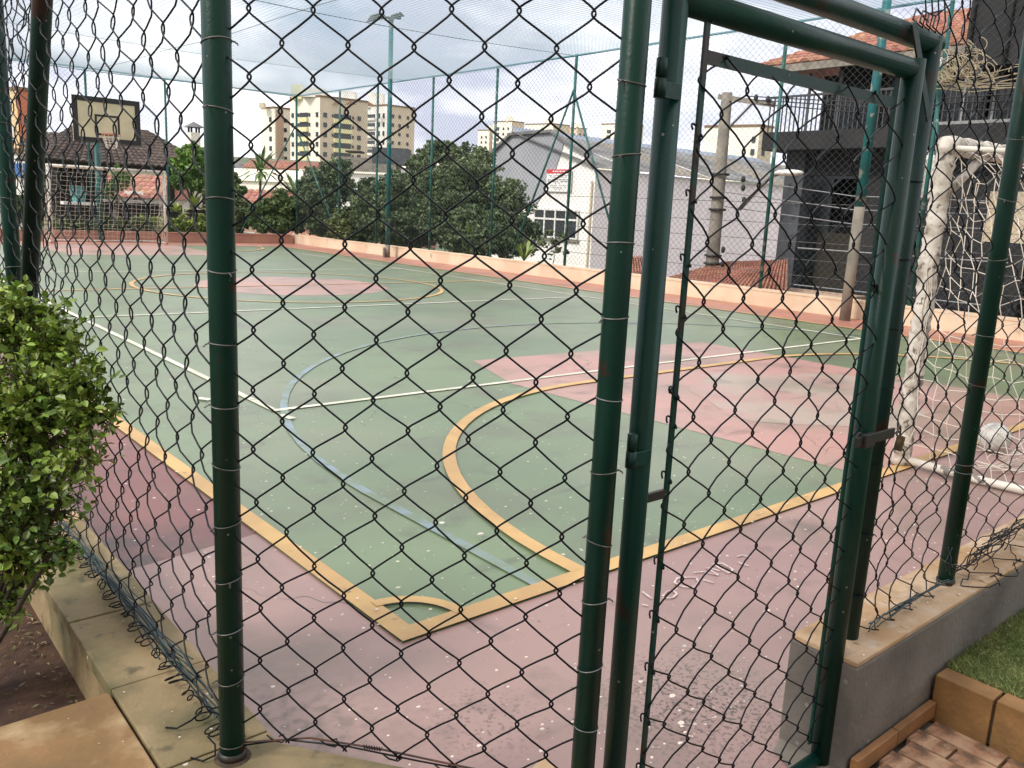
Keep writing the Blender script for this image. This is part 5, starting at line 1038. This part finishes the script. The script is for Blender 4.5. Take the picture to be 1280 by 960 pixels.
rr_ = MB().add([ra0, ra1, rb1, rb0, ra0+(8, 0, 0)], [(0, 1, 2, 3), (0, 3, 4)]).build('roof', M_tileo, dh); tiles(ra0, ra1, rb1, rb0, 62, 14, .06, M_tileo, rr_)
MB().bar(ra0-(0, 0, .1), ra1-(0, 0, .1), .12, .16).build('gutter', M_conc, dh)
for k in range(3): MB().tube([(XD-.1, yL-.5, .3-.9*k+.6), (XD-.1, yR, .3-.9*k+.6)], .02, 4).build('conduit', M_railw, dh)
# taller dark block at the right edge
tw0, tw1 = on(1208, 60, 0, 17.6), on(1330, 60, 0, 17.6)
tbk = thing('building', 'tall charcoal block cutting into the top right corner', 'building', (19, (tw0[1]+tw1[1])/2, -3.5)); zbk = on(1215, 84, 0, 17.6)[2]
MB().box((19.6, (tw0[1]+tw1[1])/2, (zbk+12)/2), (4, abs(tw0[1]-tw1[1]), 12-zbk)).build('wall', M_dark, tbk)
MB().box((19.9, (tw0[1]+tw1[1])/2-.4, (zbk-3.5)/2), (3.2, abs(tw0[1]-tw1[1])-1.4, zbk+3.5)).build('stair_shaft', M_dark, tbk)
MB().tube([(17.55, tw0[1]-.05, zbk), (17.55, tw0[1]-.05, 11.5)], .05, 8).build('drain_pipe', M_rail, tbk, smooth=True)
MB().tube([(17.55, on(1262, 40, 0, 17.6)[1], zbk), (17.55, on(1262, 40, 0, 17.6)[1], 11.5)], .04, 8).build('drain_pipe', M_rail, tbk, smooth=True)
# white ribbed tank on the wall, beige unit, and tangle of old net on the fence top
c = on(1151, 222, 0, 15.0); wt = thing('air_conditioner', 'white ribbed metal unit hanging on the dark house behind the goal', 'air conditioner', c)
MB().box(c, (.35, .55, .72)).build('casing', M_white, wt, bevel=.03)
for k in range(6): MB().box((c[0]-.19, c[1]-.22+.09*k, c[2]-.02), (.03, .035, .62)).build('rib', M_frame, wt)
MB().tube([(c[0], c[1], c[2]+.36), (c[0], c[1], c[2]+.44)], .16, 10).build('cap', M_frame, wt)
c = on(1272, 272, 0, 15.0); wt = thing('cardboard_panel', 'beige panel leaning behind the goal net at the right edge', 'panel', c); MB().box(c, (.08, .9, .8)).build('panel', M_tan, wt)
tn_ = thing('net_bundle', 'tangled bundle of old beige net cord hung high on the side fence', 'net', on(1195, 85, 0, 13.2)); mb = MB(); q = np.random.default_rng(31)
for _ in range(70):
    px, py = 1192+q.normal(0, 22), 84+q.normal(0, 11); p = np.array(on(px, py, 0, 13.2+q.normal(0, .1))); a0 = q.uniform(0, 6.28); aa = np.linspace(0, q.uniform(2.5, 6), 12); rr = q.uniform(.07, .22); tl = q.normal(0, .5)
    mb.tube(np.stack([p[0]+rr*.4*np.sin(aa+tl), p[1]+rr*np.cos(aa+a0), p[2]+rr*.75*np.sin(aa*1.15+a0)], 1), .006, 4)
for k in range(9):
    a, b = on(1150+q.normal(0, 5), 92+4*k*.6, 0, 13.2), on(1290, 94+q.normal(0, 8), 0, 13.2); mid = (np.array(a)+b)/2-np.array([0, 0, .08]); mb.tube([a, mid, b], .006, 4)
mb.build('cord', mat('beige_cord', lin(190, 176, 150, .8), .85), tn_, kind='stuff')
# weeds at the foot of the grey wall
c = np.array([2.44, .93, .05]); wd_ = thing('weed', 'tiny green weed growing from the skirting under the grey wall', 'weed', c); mb = MB()
for _ in range(16): d = rng.normal(0, .012, 3); d[1] -= .008; d[2] = abs(d[2])+.004; p = c+d; s = .004; mb.add([p-(s, 0, 0), p+(0, -s*.6, s), p+(s, 0, 0), p+(0, s*.6, -s)], [(0, 1, 2, 3)])
mb.build('leaves', M_tlite, wd_)
print('objects', len(bpy.data.objects), 'tris', sum(len(o.data.polygons)*2 for o in bpy.data.objects if o.type == 'MESH'))
